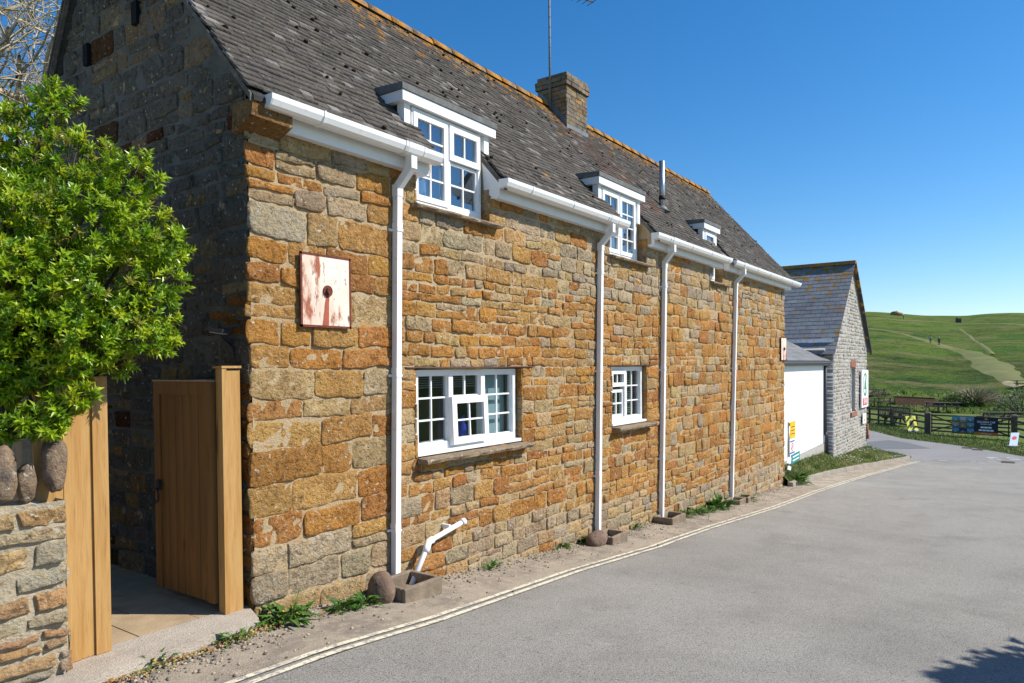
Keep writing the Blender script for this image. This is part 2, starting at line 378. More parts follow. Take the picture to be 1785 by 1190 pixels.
lay(b, HX0, 4.92, -2.3, 2.04, mpF, palF, OPN, (.15, .29), (.26, .58), .038, .020, inside=insF, ragged=1, split=.12)
lay(b, 4.92, 8.95, -2.65, 2.04, mpF, palF, OPN, (.09, .21), (.15, .42), .038, .019, inside=insF, split=.2)
lay(b, 8.95, 11.1, -2.8, 2.04, mpF, palF, OPN, (.10, .22), (.15, .40), .046, .020, inside=insF, split=.2)
lay(b, 11.1, HX1, -3.25, 2.04, mpF, palF, OPN, (.13, .25), (.16, .46), .06, .022, inside=insF, split=.2)
fw_ = b.build('front_wall', M_stone, H)
sheet(m2, HX0 + .012, HX1, -3.4, 2.04, mpF, OPN, .12, .008)
for (a, c, d, e) in OPN:                       # reveals and lintel soffits
    dp = .17; e2 = min(e, 2.04)
    def q(p0, p1):
        for k in range(4):
            for j in range(1):
                t0, t1 = k / 4, (k + 1) / 4
                A = Vector(p0).lerp(Vector(p1), t0); Bv = Vector(p0).lerp(Vector(p1), t1)
                m2.poly([A, Bv, Bv + Vector((0, dp, 0)), A + Vector((0, dp, 0))])
    q((a, WY, d), (a, WY, e2)); q((c, WY, e2), (c, WY, d)); 
    if e < 2: q((a, WY, e), (c, WY, e))
    q((c, WY, d), (a, WY, d))
m2.build('mortar', M_mortar, fw_)
# quoined cheek stones of the reveals
for (a, c, d, e) in OPN:
    v = d + .01; b = B(); b2 = B()
    e2 = min(e, 2.02)
    while v < e2 - .05:
        h = min(ru(.13, .3), e2 - v)
        cl = palF(c, .3 if rnd() < .6 else 1.4)
        b.box(c - .012, c + .012, WY - ru(.005, .022), WY + .16, v + .006, v + h - .006, cl)
        b2.box(a - .012, a + ru(.004, .02), WY - ru(.005, .022), WY + .16, v + .006, v + h - .006, jit(cl))
        v += h
    b.build('jamb_stones', M_stone, fw_); b2.build('jamb_stones', M_stone, fw_)
# gable (side) wall
def gtop(y): return roofz(y) - .09 if y < RY else RZ - .09 - 1.68 * (y - RY)
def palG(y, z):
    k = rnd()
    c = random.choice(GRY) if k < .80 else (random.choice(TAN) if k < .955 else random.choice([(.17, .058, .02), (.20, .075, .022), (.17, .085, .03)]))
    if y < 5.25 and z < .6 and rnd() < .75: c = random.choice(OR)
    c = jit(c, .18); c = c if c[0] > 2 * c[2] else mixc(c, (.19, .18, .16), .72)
    return tuple(q * .52 for q in c)  # gable stones, greyer in themselves, also dimmed to deepen this side's shade
mpG = lambda u, v, d: (HX0 - d, u, v)
b = B()
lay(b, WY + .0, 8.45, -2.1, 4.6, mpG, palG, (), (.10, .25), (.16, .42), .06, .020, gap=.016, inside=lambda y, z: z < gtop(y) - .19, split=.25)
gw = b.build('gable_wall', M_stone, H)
b = B(); sheet(b, WY, 8.45, -2.3, 4.7, mpG, (), .1, .014, inside=lambda y, z: z < gtop(y)); b.build('mortar', mat('grey gable mortar', (.135, .13, .115), .95, .1, bump=(40, 8, .016, 1), layers=[(3, 6, .4, .65, ('mul', .6)), (11, 6, .55, .72, (.12, .11, .10))]), gw)  # mortar kept as dark as the dimmed gable stones
b = B(); b.poly([(HX1, WY, -3.4), (HX1, 8.45, -3.4), (HX1, 8.45, 2.3), (HX1, RY, RZ - .09), (HX1, WY, 2.2)]); b.build('end_wall', M_mortar, H)
b = B(); b.poly([(HX0, 8.45, -3.4), (HX1, 8.45, -3.4), (HX1, 8.45, 2.35), (HX0, 8.45, 2.35)]); b.build('rear_wall', M_mortar, H)
for px, py, a in ((235, 22, .1), (150, 95, .09)):
    p = onX(px, py, HX0 - .03); b = B(); b.box(p.x - .012, p.x + .1, p.y - .045, p.y + .045, p.z - .10, p.z + .10)
    b.build('air_vent', M_dark, gw)
# kneeler stone under the near eaves
b = B(); b.hexa([(3.29, 4.70, 1.90), (3.66, 4.70, 1.89), (3.66, 4.95, 1.80), (3.29, 4.95, 1.81), (3.30, 4.69, 2.03), (3.66, 4.69, 2.03), (3.66, 4.95, 2.03), (3.30, 4.95, 2.03)], (.25, .14, .055))
b.build('kneeler_stone', M_stone, H)
# --- roof
NOT = [(5.41, 6.49), (9.47, 10.63), (13.97, 14.24)]
DORM = [(5.208, 6.584), (9.198, 10.579), (13.36, 14.125)]
def cut(x, y):
    for i, (a, c) in enumerate(NOT):
        if a < x < c and y < 5.04: return True
        if DORM[i][0] + .02 < x < DORM[i][1] - .02 and 5.02 < y < 5.34: return True
    return False
b = B(); moss = B()
X0, X1 = 3.27, 19.22; g_ = .088; n_ = int((RY - 4.79) * sqrt(1 + SL * SL) / g_); cs = 1 / sqrt(1 + SL * SL); sn = SL * cs
nr = Vector((0, -sn, cs)); dn = Vector((0, -cs, -sn))
for r in range(n_ + 1):
    y = RY - r * g_ * cs - .03; base = Vector((0, y, roofz(y)))
    x = X0 - ru(0, .12)
    while x < X1:
        W = ru(.115, .145); a, c = max(x, X0 + ru(-.012, .012)), min(x + W, X1); x += W
        if c - a < .03: continue
        if cut((a + c) / 2, y - .03): continue
        for (p, q) in NOT:                        # trim at the notches
            if y < 5.04:
                if a < p < c: c = p
                if a < q < c: a = q
        k = rnd(); l = (RY - y)
        col = random.choice([(.092, .081, .070), (.10, .088, .076), (.083, .073, .064), (.112, .098, .083), (.098, .083, .068)])
        if k < .10: col = random.choice([(.19, .175, .16), (.23, .21, .19), (.17, .145, .12)])
        pl = .55 * math.exp(-l / .22) + .003 + (.05 if a < 3.7 else 0)
        if 10.5 < a < 12.2 and l < 1.9 and rnd() < .35: col = (.13, .07, .05)
        if rnd() < pl * .25: col = random.choice([(.34, .16, .03), (.28, .15, .05), (.25, .12, .03)])
        th = ru(.017, .023); lift = ru(.012, .019); o0 = ru(-.006, .006)
        A = base + nr * (-.005); Z = base + dn * (g_ + .03 + ru(-.006, .006)) + nr * lift
        e1 = ru(-.003, .003)
        P = []
        for xx, off in ((a, 0), (c, e1)):
            P.append([(xx, (A).y, A.z), (xx, (A + nr * th).y, (A + nr * th).z), (xx, (Z + nr * (th * .8 + off)).y, (Z + nr * (th * .8 + off)).z), (xx, (Z + dn * .006 + nr * th * .3).y, (Z + dn * .006 + nr * th * .3).z), (xx, (Z - nr * .004).y, (Z - nr * .004).z)])
        i = len(b.v); b.v += P[0] + P[1]
        for j in range(4): b.face([i + j, i + 5 + j, i + 6 + j, i + 1 + j], col)
        b.face([i, i + 1, i + 2, i + 3, i + 4], col); b.face([i + 9, i + 8, i + 7, i + 6, i + 5], col)
        if rnd() < .04:
            s_ = ru(.010, .024); p = Vector((ru(a, c), Z.y, Z.z)) + nr * th
            moss.blob(p, (s_ * 1.3, s_, s_ * .7), 6, 4, .4, 2, rnd() * 9)
# sheathing under the tiles, rear slope
for (a, c, yl) in ((X0 + .03, 5.41, 4.66), (6.49, 9.47, 4.66), (10.63, 13.97, 4.66), (14.24, X1 - .03, 4.66), (5.41, 6.49, 5.30), (9.47, 10.63, 5.30), (13.97, 14.24, 5.30)):
    yl2 = max(yl, 4.68)
    P = [(yl2, roofz(yl2) - .05), (yl2, roofz(yl2) - .012), (RY, RZ - .012), (RY, RZ - .06)]
    b.extr(P, a, c, (.05, .048, .046))
b.extr([(RY, RZ - .06), (RY, RZ), (8.62, RZ - 1.68 * 1.57), (8.62, RZ - 1.68 * 1.57 - .06)], X0, X1, (.09, .085, .08))
roof = b.build('roof', M_tile, H)
tag(moss.build('moss', mat('dark moss', (.035, .028, .022), .95, .1), roof), kind='stuff')
b = B(); x = X0
while x < X1 - .05:
    if 11.02 < x < 11.8: x = 11.82
    e = min(x + .42, X1); dz = ru(-.008, .008)
    i = len(b.v); n = 9
    for xx, kk in ((x, 1.06), (e + .012, .98)):
        for j in range(n):
            t = pi * (j / (n - 1)) ; b.v.append((xx, RY - .125 * kk * cos(t), RZ - .06 + dz + .125 * kk * sin(t) * .95 + (.0)))
    for j in range(n - 1): b.face([i + j, i + n + j, i + n + j + 1, i + j + 1], None, True)
    b.face([i + j for j in range(n)]); b.face([i + n + j for j in range(n)][::-1])
    x = e
b.build('ridge_tiles', M_ridge, roof)
M_verge = mat('verge mortar', (.13, .115, .10), .95, .1, bump=(40, 6, .02), layers=[(12, 5, .5, .7, (.24, .21, .17))])
for (xx, s_) in ((X0 + .01, -1), (X1 - .05, 1)):
    b = B(); b.extr([(4.70, roofz(4.70) - .075), (4.70, roofz(4.70) - .02), (RY, RZ - .02), (RY, RZ - .075)], xx, xx + .04)
    b.extr([(RY, RZ - .075), (RY, RZ - .02), (8.6, RZ - 1.68 * 1.55 - .02), (8.6, RZ - 1.68 * 1.55 - .10)], xx, xx + .04); b.build('verge_bedding', M_verge, roof)
for xx in (6.49, 10.63, 14.24): b = B(); b.extr([(4.66, roofz(4.66) - .09), (4.66, roofz(4.66) - .015), (5.06, roofz(5.06) - .015), (5.06, roofz(5.06) - .09)], xx - .012, xx + .03); b.build('verge_bedding', M_verge, roof)
for i, (p, q) in enumerate(NOT):
    for xa, xb in ((p - .03, p - .005), (q + .003, q + .035)):
        b = B(); b.extr([(4.80, 1.93), (5.08, 1.93), (5.08, roofz(5.08) - .03), (4.80, roofz(4.80) - .03)], xa, xb); b.build('notch_cheek', M_mortar, roof)
# --- eaves boards and gutters
SEG = [(3.67, 5.36), (6.50, 9.52), (10.66, 13.98), (14.26, 19.14)]
GUT = [(3.41, 5.37), (6.46, 9.49), (10.50, 14.02), (14.28, 19.44)]
for i, (a, c) in enumerate(SEG):
    b = B(); b.extr([(4.78, 1.885), (4.80, 1.885), (4.80, 2.06), (4.78, 2.06)], a, c)
    b.extr([(4.802, 1.89), (WY + .02, 1.89), (WY + .02, 1.91), (4.802, 1.91)], a, c)
    if i: b.extr([(4.72, 2.06), (4.755, 1.90), (4.80, 1.875), (4.96, 1.97), (4.985, 2.33), (4.70, 2.04)], a - .02, a - .002)
    o = b.build('eaves_board', M_pvc2, H)
PIPES = [(4.97, 4.88, 4.99), (9.02, 8.88, 9.04), (11.25, 11.07, 11.22), (14.93, 14.60, 14.93)]
GPROF = [(4.60, 2.075), (4.603, 2.035), (4.625, 1.995), (4.655, 1.978), (4.715, 1.978), (4.73, 1.99), (4.735, 2.075), (4.728, 2.075), (4.724, 1.995), (4.655, 1.985), (4.632, 2.0), (4.612, 2.035), (4.61, 2.075)]
for i, (a, c) in enumerate(GUT):
    b = B(); n = len(GPROF); b.extr(GPROF, a, c)
    for e in (a, c): b.extr([GPROF[k] for k in range(7)], e - .006, e + .006)
    o = b.build('gutter', M_pvc, H)
    xs = [PIPES[i][2] - .12, PIPES[i][2] + .12]; x = a + .5
    while x < c: xs.append(x); x += .95
    for x in xs:
        if a + .04 < x < c - .04: jn = B(); jn.extr([(y + (-.006 if y < 4.67 else .004), z - (.006 if z < 2.05 else -.004)) for y, z in GPROF[:7]], x - .009, x + .009); jn.build('gutter_joint', M_pvc, o)
    jn = B(); jn.extr([(y + (-.004 if y < 4.67 else .003), z - (.004 if z < 2.05 else -.003)) for y, z in GPROF[:7]], PIPES[i][2] - .10, PIPES[i][2] + .10)
    jn.build('gutter_outlet', M_pvc, o)
    xt, xb, xo = PIPES[i]; zb = gz(xb) + .03; h = .034
    b = B()
    b.bar((xo, 4.672, 1.985), (xo, 4.672, 1.86), .075, .075, up=(0, 1, 0))
    b.bar((xo, 4.672, 1.878), (xt, 4.835, 1.70), .068, .068)
    b.bar((xt, 4.835, 1.73), (xt + (xb - xt) * .02, 4.835, 1.62), .075, .075, up=(0, 1, 0))
    b.bar((xt, 4.835, 1.70), (xb, 4.83, zb), .065, .065, up=(0, 1, 0))
    dp = b.build('downpipe', M_pvc, H)
    for z in (1.3, -.08, -1.55):
        t = (1.70 - z) / (1.70 - zb); x = xt + (xb - xt) * t; cb = B()
        cb.box(x - .039, x + .039, 4.795, 4.872, z - .012, z + .012); cb.box(x - .07, x + .07, 4.868, 4.885, z - .012, z + .012)
        cb.box(x - .036, x + .036, 4.798, 4.87, z + .02, z + .07)
        cb.build('pipe_clip', M_pvc, dp)
# --- windows
def bars(b, x0, x1, z0, z1, y, cols, rows, wd=.018):
    for k in range(1, cols): x = x0 + (x1 - x0) * k / cols; b.box(x - wd / 2, x + wd / 2, y - .012, y + .012, z0, z1)
    for k in range(1, rows): z = z0 + (z1 - z0) * k / rows; b.box(x0, x1, y - .0135, y + .0135, z - wd / 2, z + wd / 2)
def ring(b, x0, x1, z0, z1, y0, y1, wd, wb=None):
    wb = wb or wd
    b.box(x0, x0 + wd, y0, y1, z0, z1); b.box(x1 - wd, x1, y0, y1, z0, z1); b.box(x0 + wd, x1 - wd, y0 + .0005, y1, z1 - wd, z1); b.box(x0 + wd, x1 - wd, y0 + .0005, y1, z0, z0 + wb)
def sash(win, x0, x1, z0, z1, y, cols, rows, gm, wd=.05, proud=.02, bar=.018):
    b = B(); ring(b, x0, x1, z0, z1, y - proud, y + .03, wd); bars(b, x0 + wd - .002, x1 - wd + .002, z0 + wd - .002, z1 - wd + .002, y + .004, cols, rows, bar)
    b.build('sash', M_pvc, win)
    g = B(); g.poly([(x0 + wd - .01, y + .008, z0 + wd - .01), (x1 - wd + .01, y + .008, z0 + wd - .01), (x1 - wd + .01, y + .008, z1 - wd + .01), (x0 + wd - .01, y + .008, z1 - wd + .01)]); g.build('pane', gm, win)
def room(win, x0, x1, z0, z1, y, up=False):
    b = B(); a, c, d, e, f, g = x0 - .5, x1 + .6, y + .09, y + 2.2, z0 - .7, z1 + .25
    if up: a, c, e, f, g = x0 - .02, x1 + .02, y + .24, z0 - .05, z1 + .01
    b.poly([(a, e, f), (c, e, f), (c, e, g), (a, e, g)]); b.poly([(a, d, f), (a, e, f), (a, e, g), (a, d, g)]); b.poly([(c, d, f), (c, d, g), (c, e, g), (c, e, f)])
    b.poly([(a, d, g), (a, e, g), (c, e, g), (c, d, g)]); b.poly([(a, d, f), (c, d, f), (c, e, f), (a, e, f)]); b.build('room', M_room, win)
def blind(win, x0, x1, z0, z1, y, n, m=None):
    b = B()
    for k in range(n): z = z0 + (z1 - z0) * (k + .5) / n; b.bar((x0, y, z), (x1, y, z + .003), .03, .003)
    b.build('blind', m or M_blind, win)
def curtain(win, x0, x1, z0, z1, y):
    b = B(); n = int((x1 - x0) / .02); i = len(b.v)
    for k in range(n + 1): x = x0 + (x1 - x0) * k / n; yy = y + .015 * sin(k * 1.1) + .006 * sin(k * 2.7); b.v += [(x, yy, z0), (x, yy, z1)]
    for k in range(n): b.face([i + 2 * k, i + 2 * k + 2, i + 2 * k + 3, i + 2 * k + 1], None, True)
    b.build('curtain', M_cur, win)
def sillstone(win, x0, x1, y0, y1, zt, th=.055, nm='sill'):
    b = B(); n = 26; rows = []
    for k in range(n + 1):
        x = x0 + (x1 - x0) * k / n; q = noise.noise(Vector((x * 6, zt * 5, 1))); q2 = noise.noise(Vector((x * 9, zt * 5, 7)))
        rows.append([(x, y1, zt - th), (x, y0 + .012 + q2 * .02, zt - th + q * .008), (x, y0 + q * .02, zt - .03 + q * .01), (x, y0 + q * .016 + .01, zt - .012 + q2 * .008), (x, y1, zt)])
    i = len(b.v)
    for r in rows: b.v += r
    for k in range(n):
        for j in range(4): b.face([i + k * 5 + j, i + k * 5 + 5 + j, i + k * 5 + 6 + j, i + k * 5 + 1 + j])
    b.face([i + j for j in range(5)]); b.face([i + n * 5 + j for j in range(5)][::-1])
    b.build(nm, M_sill, win)
# lower large window
x0, x1, z0, z1, y = 5.29, 7.06, -.86, -.03, 4.985
b = B(); ring(b, x0, x1, z0, z1, y - .035, y + .035, .06, .075)
for x in (5.86, 6.42): b.box(x - .035, x + .035, y - .034, y + .035, z0 + .075, z1 - .06)
b.box(x0 - .02, x1 + .03, y - .10, y - .02, z0 - .035, z0 - .0)
W = b.build('window', M_pvc, H); tag(W, 'wide lower window of three lights with one top-hung pane ajar')
sash(W, x0 + .055, 5.83, z0 + .07, z1 - .055, y + .01, 2, 3, M_glass, .012, .012, .018)
sash(W, 6.45, x1 - .055, z0 + .07, z1 - .055, y + .01, 2, 3, M_glass, .012, .012, .018)
sash(W, 5.89, 6.39, -.32, z1 - .055, y + .01, 2, 1, M_glass, .012, .012, .018)
b = B(); ring(b, 5.83, 6.45, -.83, -.32, -.03, .03, .075); bars(b, 5.90, 6.38, -.76, -.39, .0, 2, 2, .018)
tilt = Matrix.Translation((0, y - .045, -.32)) @ Matrix.Rotation(R(-2.5), 4, 'X') @ Matrix.Translation((0, 0, .32))
g = B(); g.poly([(5.9, .004, -.76), (6.38, .004, -.76), (6.38, .004, -.39), (5.9, .004, -.39)])
for q in (b, g): q.v = [tuple(tilt @ Vector(v)) for v in q.v]
b.build('sash', M_pvc, W); g.build('pane', M_glass, W)
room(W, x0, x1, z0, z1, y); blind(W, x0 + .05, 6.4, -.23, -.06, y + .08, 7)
b = B(); b.box(5.3, 7.05, y + .06, y + .30, z0 + .02, z0 + .05); b.build('window_board', M_pvc2, W)
v = B(); v.tube([(6.26, y + .14, -.80), (6.26, y + .14, -.74), (6.26, y + .14, -.66), (6.26, y + .14, -.60), (6.26, y + .14, -.55)], [.03, .055, .05, .022, .028], 10); v.build('vase', flat('blue glaze', (.03, .06, .45), .2), W)
lt = B(); lt.box(6.47, 7.0, y + .10, y + .11, -.80, -.05); lt.build('curtain', flat('pale teal blind', (.30, .40, .42), .9), W)
sillstone(W, 5.26, 7.16, 4.745, 5.0, -.905, .06)
b = B(); b.box(5.10, 7.36, 4.862, 4.9, -.012, .0); b.build('lintel_strip', flat('brown metal lintel', (.12, .06, .045)), W)
# lower small window
x0, x1, z0, z1, y = 9.47, 10.60, -.86, -.02, 4.985
b = B(); ring(b, x0, x1, z0, z1, y - .035, y + .035, .06, .075); b.box(9.98, 10.05, y - .034, y + .035, z0 + .075, z1 - .06)
b.box(x0 - .02, x1 + .03, y - .10, y - .02, z0 - .035, z0)
W = b.build('window', M_pvc, H); tag(W, 'smaller lower window with half drawn slatted blinds')
sash(W, 10.05, x1 - .055, z0 + .07, z1 - .055, y + .01, 2, 3, M_glass, .012, .012, .018)
sash(W, 9.52, 9.99, -.32, z1 - .05, y - .02, 2, 1, M_glass, .06, .03, .018)
sash(W, 9.52, 9.99, z0 + .07, -.36, y + .005, 2, 2, M_glass, .05, .012, .022)
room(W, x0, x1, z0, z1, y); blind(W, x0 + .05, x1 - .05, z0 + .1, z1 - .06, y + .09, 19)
sillstone(W, 9.42, 10.75, 4.75, 5.0, -.905, .06)
b = B(); b.box(9.3, 10.8, 4.862, 4.9, -.004, .008); b.build('lintel_strip', MATS['brown metal lintel'], W)
# dormers
for i, (d0, d1) in enumerate(DORM):
    fx0, fx1 = ((5.137, 6.655), (9.13, 10.665), (13.31, 14.19))[i]
    b = B(); dy = 4.915
    pr = [(dy + .004, 2.61), (dy + .004, 2.708), (5.26, 2.708), (5.185, 2.61)]
    b.extr(pr, fx0 + .003, fx1 - .003)
    b.box(d0, d0 + .085, 4.965, 5.06, 2.05, 2.61); b.box(d1 - .085, d1, 4.965, 5.06, 2.25, 2.61)
    D = b.build('dormer', M_pvc2, H)
    b = B(); b.extr([(dy, 2.609), (dy, 2.709), (dy + .02, 2.709), (dy + .02, 2.609)], fx0, fx1); b.build('fascia', M_pvc, D)
    b = B(); b.extr([(dy - .012, 2.712), (dy - .012, 2.775), (5.36, 2.80), (5.36, 2.74), (5.27, 2.712)], fx0 - .014, fx1 + .014); b.build('flat_roof', M_felt, D)
    for e, s_ in ((d0 + .01, 1), (d1 - .01, -1)): b = B(); b.poly([(e, 5.06, 2.3), (e, 5.06, 2.62), (e, 5.19, 2.62)]); b.build('cheek', mat('black cheek lining', (.03, .03, .032), .9, .1), D)
    wx0, wx1 = d0 + .11, d1 - .15; y = 5.0
    if i == 2: wx1 = d1 - .10
    wz0, wz1 = 1.655, 2.60; b = B(); ring(b, wx0, wx1, wz0, wz1, y - .03, y + .035, .045, .055)
    b.box(d0 + .01, wx0 - .002, y + .012, y + .034, wz0 - .02, wz1); b.box(wx1 + .002, d1 - .01, y + .012, y + .034, wz0 - .02, wz1)
    xm = (wx0 + wx1) / 2
    if i < 2: b.box(xm - .03, xm + .03, y - .029, y + .035, wz0 + .05, wz1 - .045)
    W = b.build('window', M_pvc, H)
    if i == 0:
        tag(W, 'near dormer window of two lights with a small opening pane at upper right')
        sash(W, wx0 + .02, xm - .015, wz0 + .03, wz1 - .03, y - .02, 2, 4, M_glassU, .06)
        sash(W, xm + .015, wx1 - .02, 2.20, wz1 - .03, y - .025, 2, 1, M_glassU, .065)
        sash(W, xm + .028, wx1 - .04, wz0 + .05, 2.19, y + .0, 2, 2, M_glassU, .03, .012)
        curtain(W, wx0, xm + .02, wz0, wz1, y + .12)
    elif i == 1:
        tag(W, 'middle dormer window with two tall side-hung lights')
        sash(W, wx0 + .02, xm - .015, wz0 + .03, wz1 - .03, y - .02, 2, 4, M_glassU, .06)
        sash(W, xm + .015, wx1 - .02, wz0 + .03, wz1 - .03, y - .02, 2, 4, M_glassU, .06)
        curtain(W, xm, wx1, wz0, wz1, y + .12)
    else:
        tag(W, 'small single-light far dormer window')
        sash(W, wx0 + .02, wx1 - .02, wz0 + .03, wz1 - .03, y - .02, 1, 2, M_glassU, .06)
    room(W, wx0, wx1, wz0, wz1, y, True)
    sillstone(W, (5.20, 9.32, 13.5)[i], (6.62, 10.70, 14.5)[i], 4.79, 5.04, 1.615, .05)
# --- chimney, flue, aerial
def palC(x, z): return jit(random.choice([(.20, .155, .11), (.23, .18, .12), (.16, .13, .10), (.26, .17, .08), (.19, .17, .14)]), .2)
b = B(); cx0, cx1, cy0, cy1 = 11.06, 11.80, 6.60, 7.20
b.box(cx0 + .02, cx1 - .02, cy0 + .02, cy1 - .02, 3.9, 5.2, (.2, .16, .11))
def course(z, h, e):
    for (p0, p1) in (((cx0 - e, cy0 - e), (cx1 + e, cy0 - e)), ((cx0 - e, cy1 + e), (cx0 - e, cy0 - e)), ((cx1 + e, cy0 - e), (cx1 + e, cy1 + e)), ((cx1 + e, cy1 + e), (cx0 - e, cy1 + e))):
        p0 = Vector((*p0, 0)); p1 = Vector((*p1, 0)); L = (p1 - p0).length; d = (p1 - p0) / L; nn = Vector((d.y, -d.x, 0)); t = -ru(0, .1)
        while t < L - .02:
            w_ = ru(.14, .26); a, c = max(t, 0), min(t + w_, L); t += w_
            o = ru(-.006, .008)
            A = p0 + d * (a + .004) + nn * o; C = p0 + d * (c - .004) + nn * o; I = -nn * .05
            b.hexa([tuple(q + Vector((0, 0, zz))) for zz in (z + .004, z + h - .004) for q in (A, C, C + I, A + I)], palC(0, 0))
z = 3.95
while z < 5.0: course(z, .075, 0); z += .075
course(z, .075, .035); course(z + .075, .075, .04); course(z + .15, .07, .01)
b.box(cx0 - .01, cx1 + .01, cy0 - .01, cy1 + .01, z + .21, z + .225, (.22, .2, .16))
M_chim = mat('lichened chimney stone', (.2, .16, .1), .95, .1, attr=True, bump=(40, 6, .012), layers=[(9, 6, .5, .66, ('mul', .6)), (5, 7, .62, .68, (.30, .19, .03)), (16, 6, .62, .68, (.32, .30, .25))])
CH = b.build('chimney', M_chim, H)
b = B(); b.tube([(11.5, 6.95, z + .2), (11.5, 6.95, z + .30), (11.5, 6.95, z + .305), (11.5, 6.95, z + .33)], [.12, .11, .13, .13], 16); b.build('chimney_pot', M_terra, CH)
b = B(); b.box(cx0 - .015, cx1 + .015, cy0 - .016, cy0 - .008, roofz(cy0) - .03, roofz(cy0) + .10)
b.extr([(cy0 - .01, roofz(cy0)), (cy0 - .01, roofz(cy0) + .17), (cy1, roofz(cy1) + .14), (cy1, roofz(cy1))], cx0 - .012, cx0 - .004)
b.extr([(cy0 - .01, roofz(cy0)), (cy0 - .01, roofz(cy0) + .17), (cy1, roofz(cy1) + .14), (cy1, roofz(cy1))], cx1 + .004, cx1 + .012); b.build('flashing', M_lead, CH)
b = B(); ax, ay = 11.02, 6.92; b.tube([(ax, ay, 4.6), (ax, ay, 6.80)], .02, 8)
for k in range(7): b.tube([(ax, ay, 5.35 + k * .18), (ax, ay, 5.362 + k * .18)], .024, 8)
AE = b.build('television_aerial', flat('dull grey mast', (.16, .17, .18)), H)
b = B(); b.bar((ax - .25, ay + .1, 6.79), (ax + .95, ay - .38, 6.79), .018, .018)
for k in range(11): t = k / 10; p = Vector((ax - .22, ay + .09, 6.79)).lerp(Vector((ax + .93, ay - .37, 6.79)), t); b.bar(p + Vector((-.06, -.15, 0)), p + Vector((.06, .15, 0)), .008, .008)
b.build('aerial_boom', M_oldw, AE)
b = B(); fx, fy = 12.5, 5.42; fz = roofz(fy); b.tube([(fx, fy, fz - .1), (fx, fy, fz + .88)], .052, 16)
FL = b.build('flue_pipe', M_steel, H)
b = B(); b.tube([(fx, fy, fz + .16), (fx, fy, fz + .24)], .06, 16); b.build('collar', M_rubber, FL)
b = B(); b.tube([(fx, fy, fz - .06), (fx, fy, fz + .05)], [.15, .058], 16); b.build('lead_slate', M_lead, FL)
# --- tie plates, waste pipe, wall lamp
def plate(x0, x1, z0, z1, bx, bz, lab):
    b = B(); b.hexa([(x0, 4.845, z0), (x1, 4.845, z0), (x1, 4.853, z0), (x0, 4.853, z0), (x0, 4.845, z1), (x1, 4.845, z1), (x1, 4.853, z1), (x0, 4.853, z1)])
    P = b.build('tie_plate', M_plate, H); tag(P, lab)
    b = B(); e = .013
    for q in ((x0, x0 + e, z0, z1), (x1 - e, x1, z0, z1), (x0, x1, z0, z0 + e), (x0, x1, z1 - e, z1)): b.box(q[0] - .003, q[1] + .003, 4.842, 4.856, q[2] - .003, q[3] + .003)
    b.build('rust_edge', M_rust, P)
    b = B(); b.tube([(bx, 4.846, bz), (bx, 4.835, bz)], .05, 14); b.tube([(bx, 4.836, bz), (bx, 4.812, bz)], .028, 6); b.build('bolt', M_rust, P)
    b = B(); w1, w2 = .018, .04; n = 8
    L_ = [(bx - w1 - .0 - (w2 - w1) * k / n + ru(-.003, .003) - .02 * k / n, 4.8435, bz - .04 - (bz - .05 - z0) * k / n) for k in range(n + 1)]; R_ = [(bx + w1 + (.03 - w1) * k / n + ru(-.003, .003) - .02 * k / n, 4.8435, bz - .04 - (bz - .05 - z0) * k / n) for k in range(n + 1)]
    for k in range(n): b.poly([L_[k], L_[k + 1], R_[k + 1], R_[k]])
    b.build('rust_streak', M_rust2, P)
plate(3.835, 4.375, .345, .96, 4.115, .655, 'rust-streaked white square tie plate near the gable corner')
plate(18.42, 18.93, .09, .67, 18.68, .38, 'rusty tie plate at the far end of the front wall')
b = B(); pts = [(5.86, 4.80, -1.64), (5.32, 4.79, -1.735), (5.27, 4.77, -1.765), (4.95, 4.70, -2.08)]; b.tube(pts, .026, 12)
WP = b.build('waste_pipe', M_pvc, H)
b = B(); b.tube([(5.83, 4.80, -1.645), (5.88, 4.80, -1.637)], .037, 12); b.build('pipe_cap', M_pvc, WP); b = B(); b.tube([(5.36, 4.79, -1.73), (5.30, 4.787, -1.74), (5.245, 4.763, -1.79), (5.22, 4.755, -1.82)], .036, 12); b.build('pipe_elbow', M_pvc, WP); b = B(); b.box(5.62, 5.65, 4.79, 4.89, -1.67, -1.63); b.build('pipe_bracket', M_pvc, WP)
p = onX(380, 578, HX0 - .12); b = B(); b.bar(p + Vector((.02, -.09, 0)), p + Vector((.02, .09, .02)), .09, .035); b.bar(p, p + Vector((.14, -.03, -.10)), .02, .03); b.bar(p + Vector((0, -.05, .03)), p + Vector((.14, -.16, .06)), .02, .02)
WL = b.build('wall_lamp', M_iron, H); b = B(); b.bar(p + Vector((.0, -.08, -.02)), p + Vector((.0, .07, 0)), .06, .004); b.build('lens', flat('lamp lens', (.5, .52, .55), .2), WL)
b = B(); c = [onX(x, y, HX0 - .03) for x, y in ((388, 590), (408, 606), (411, 640), (412, 760))]; b.tube(c, .008, 6); b.build('cable', M_iron, gw)
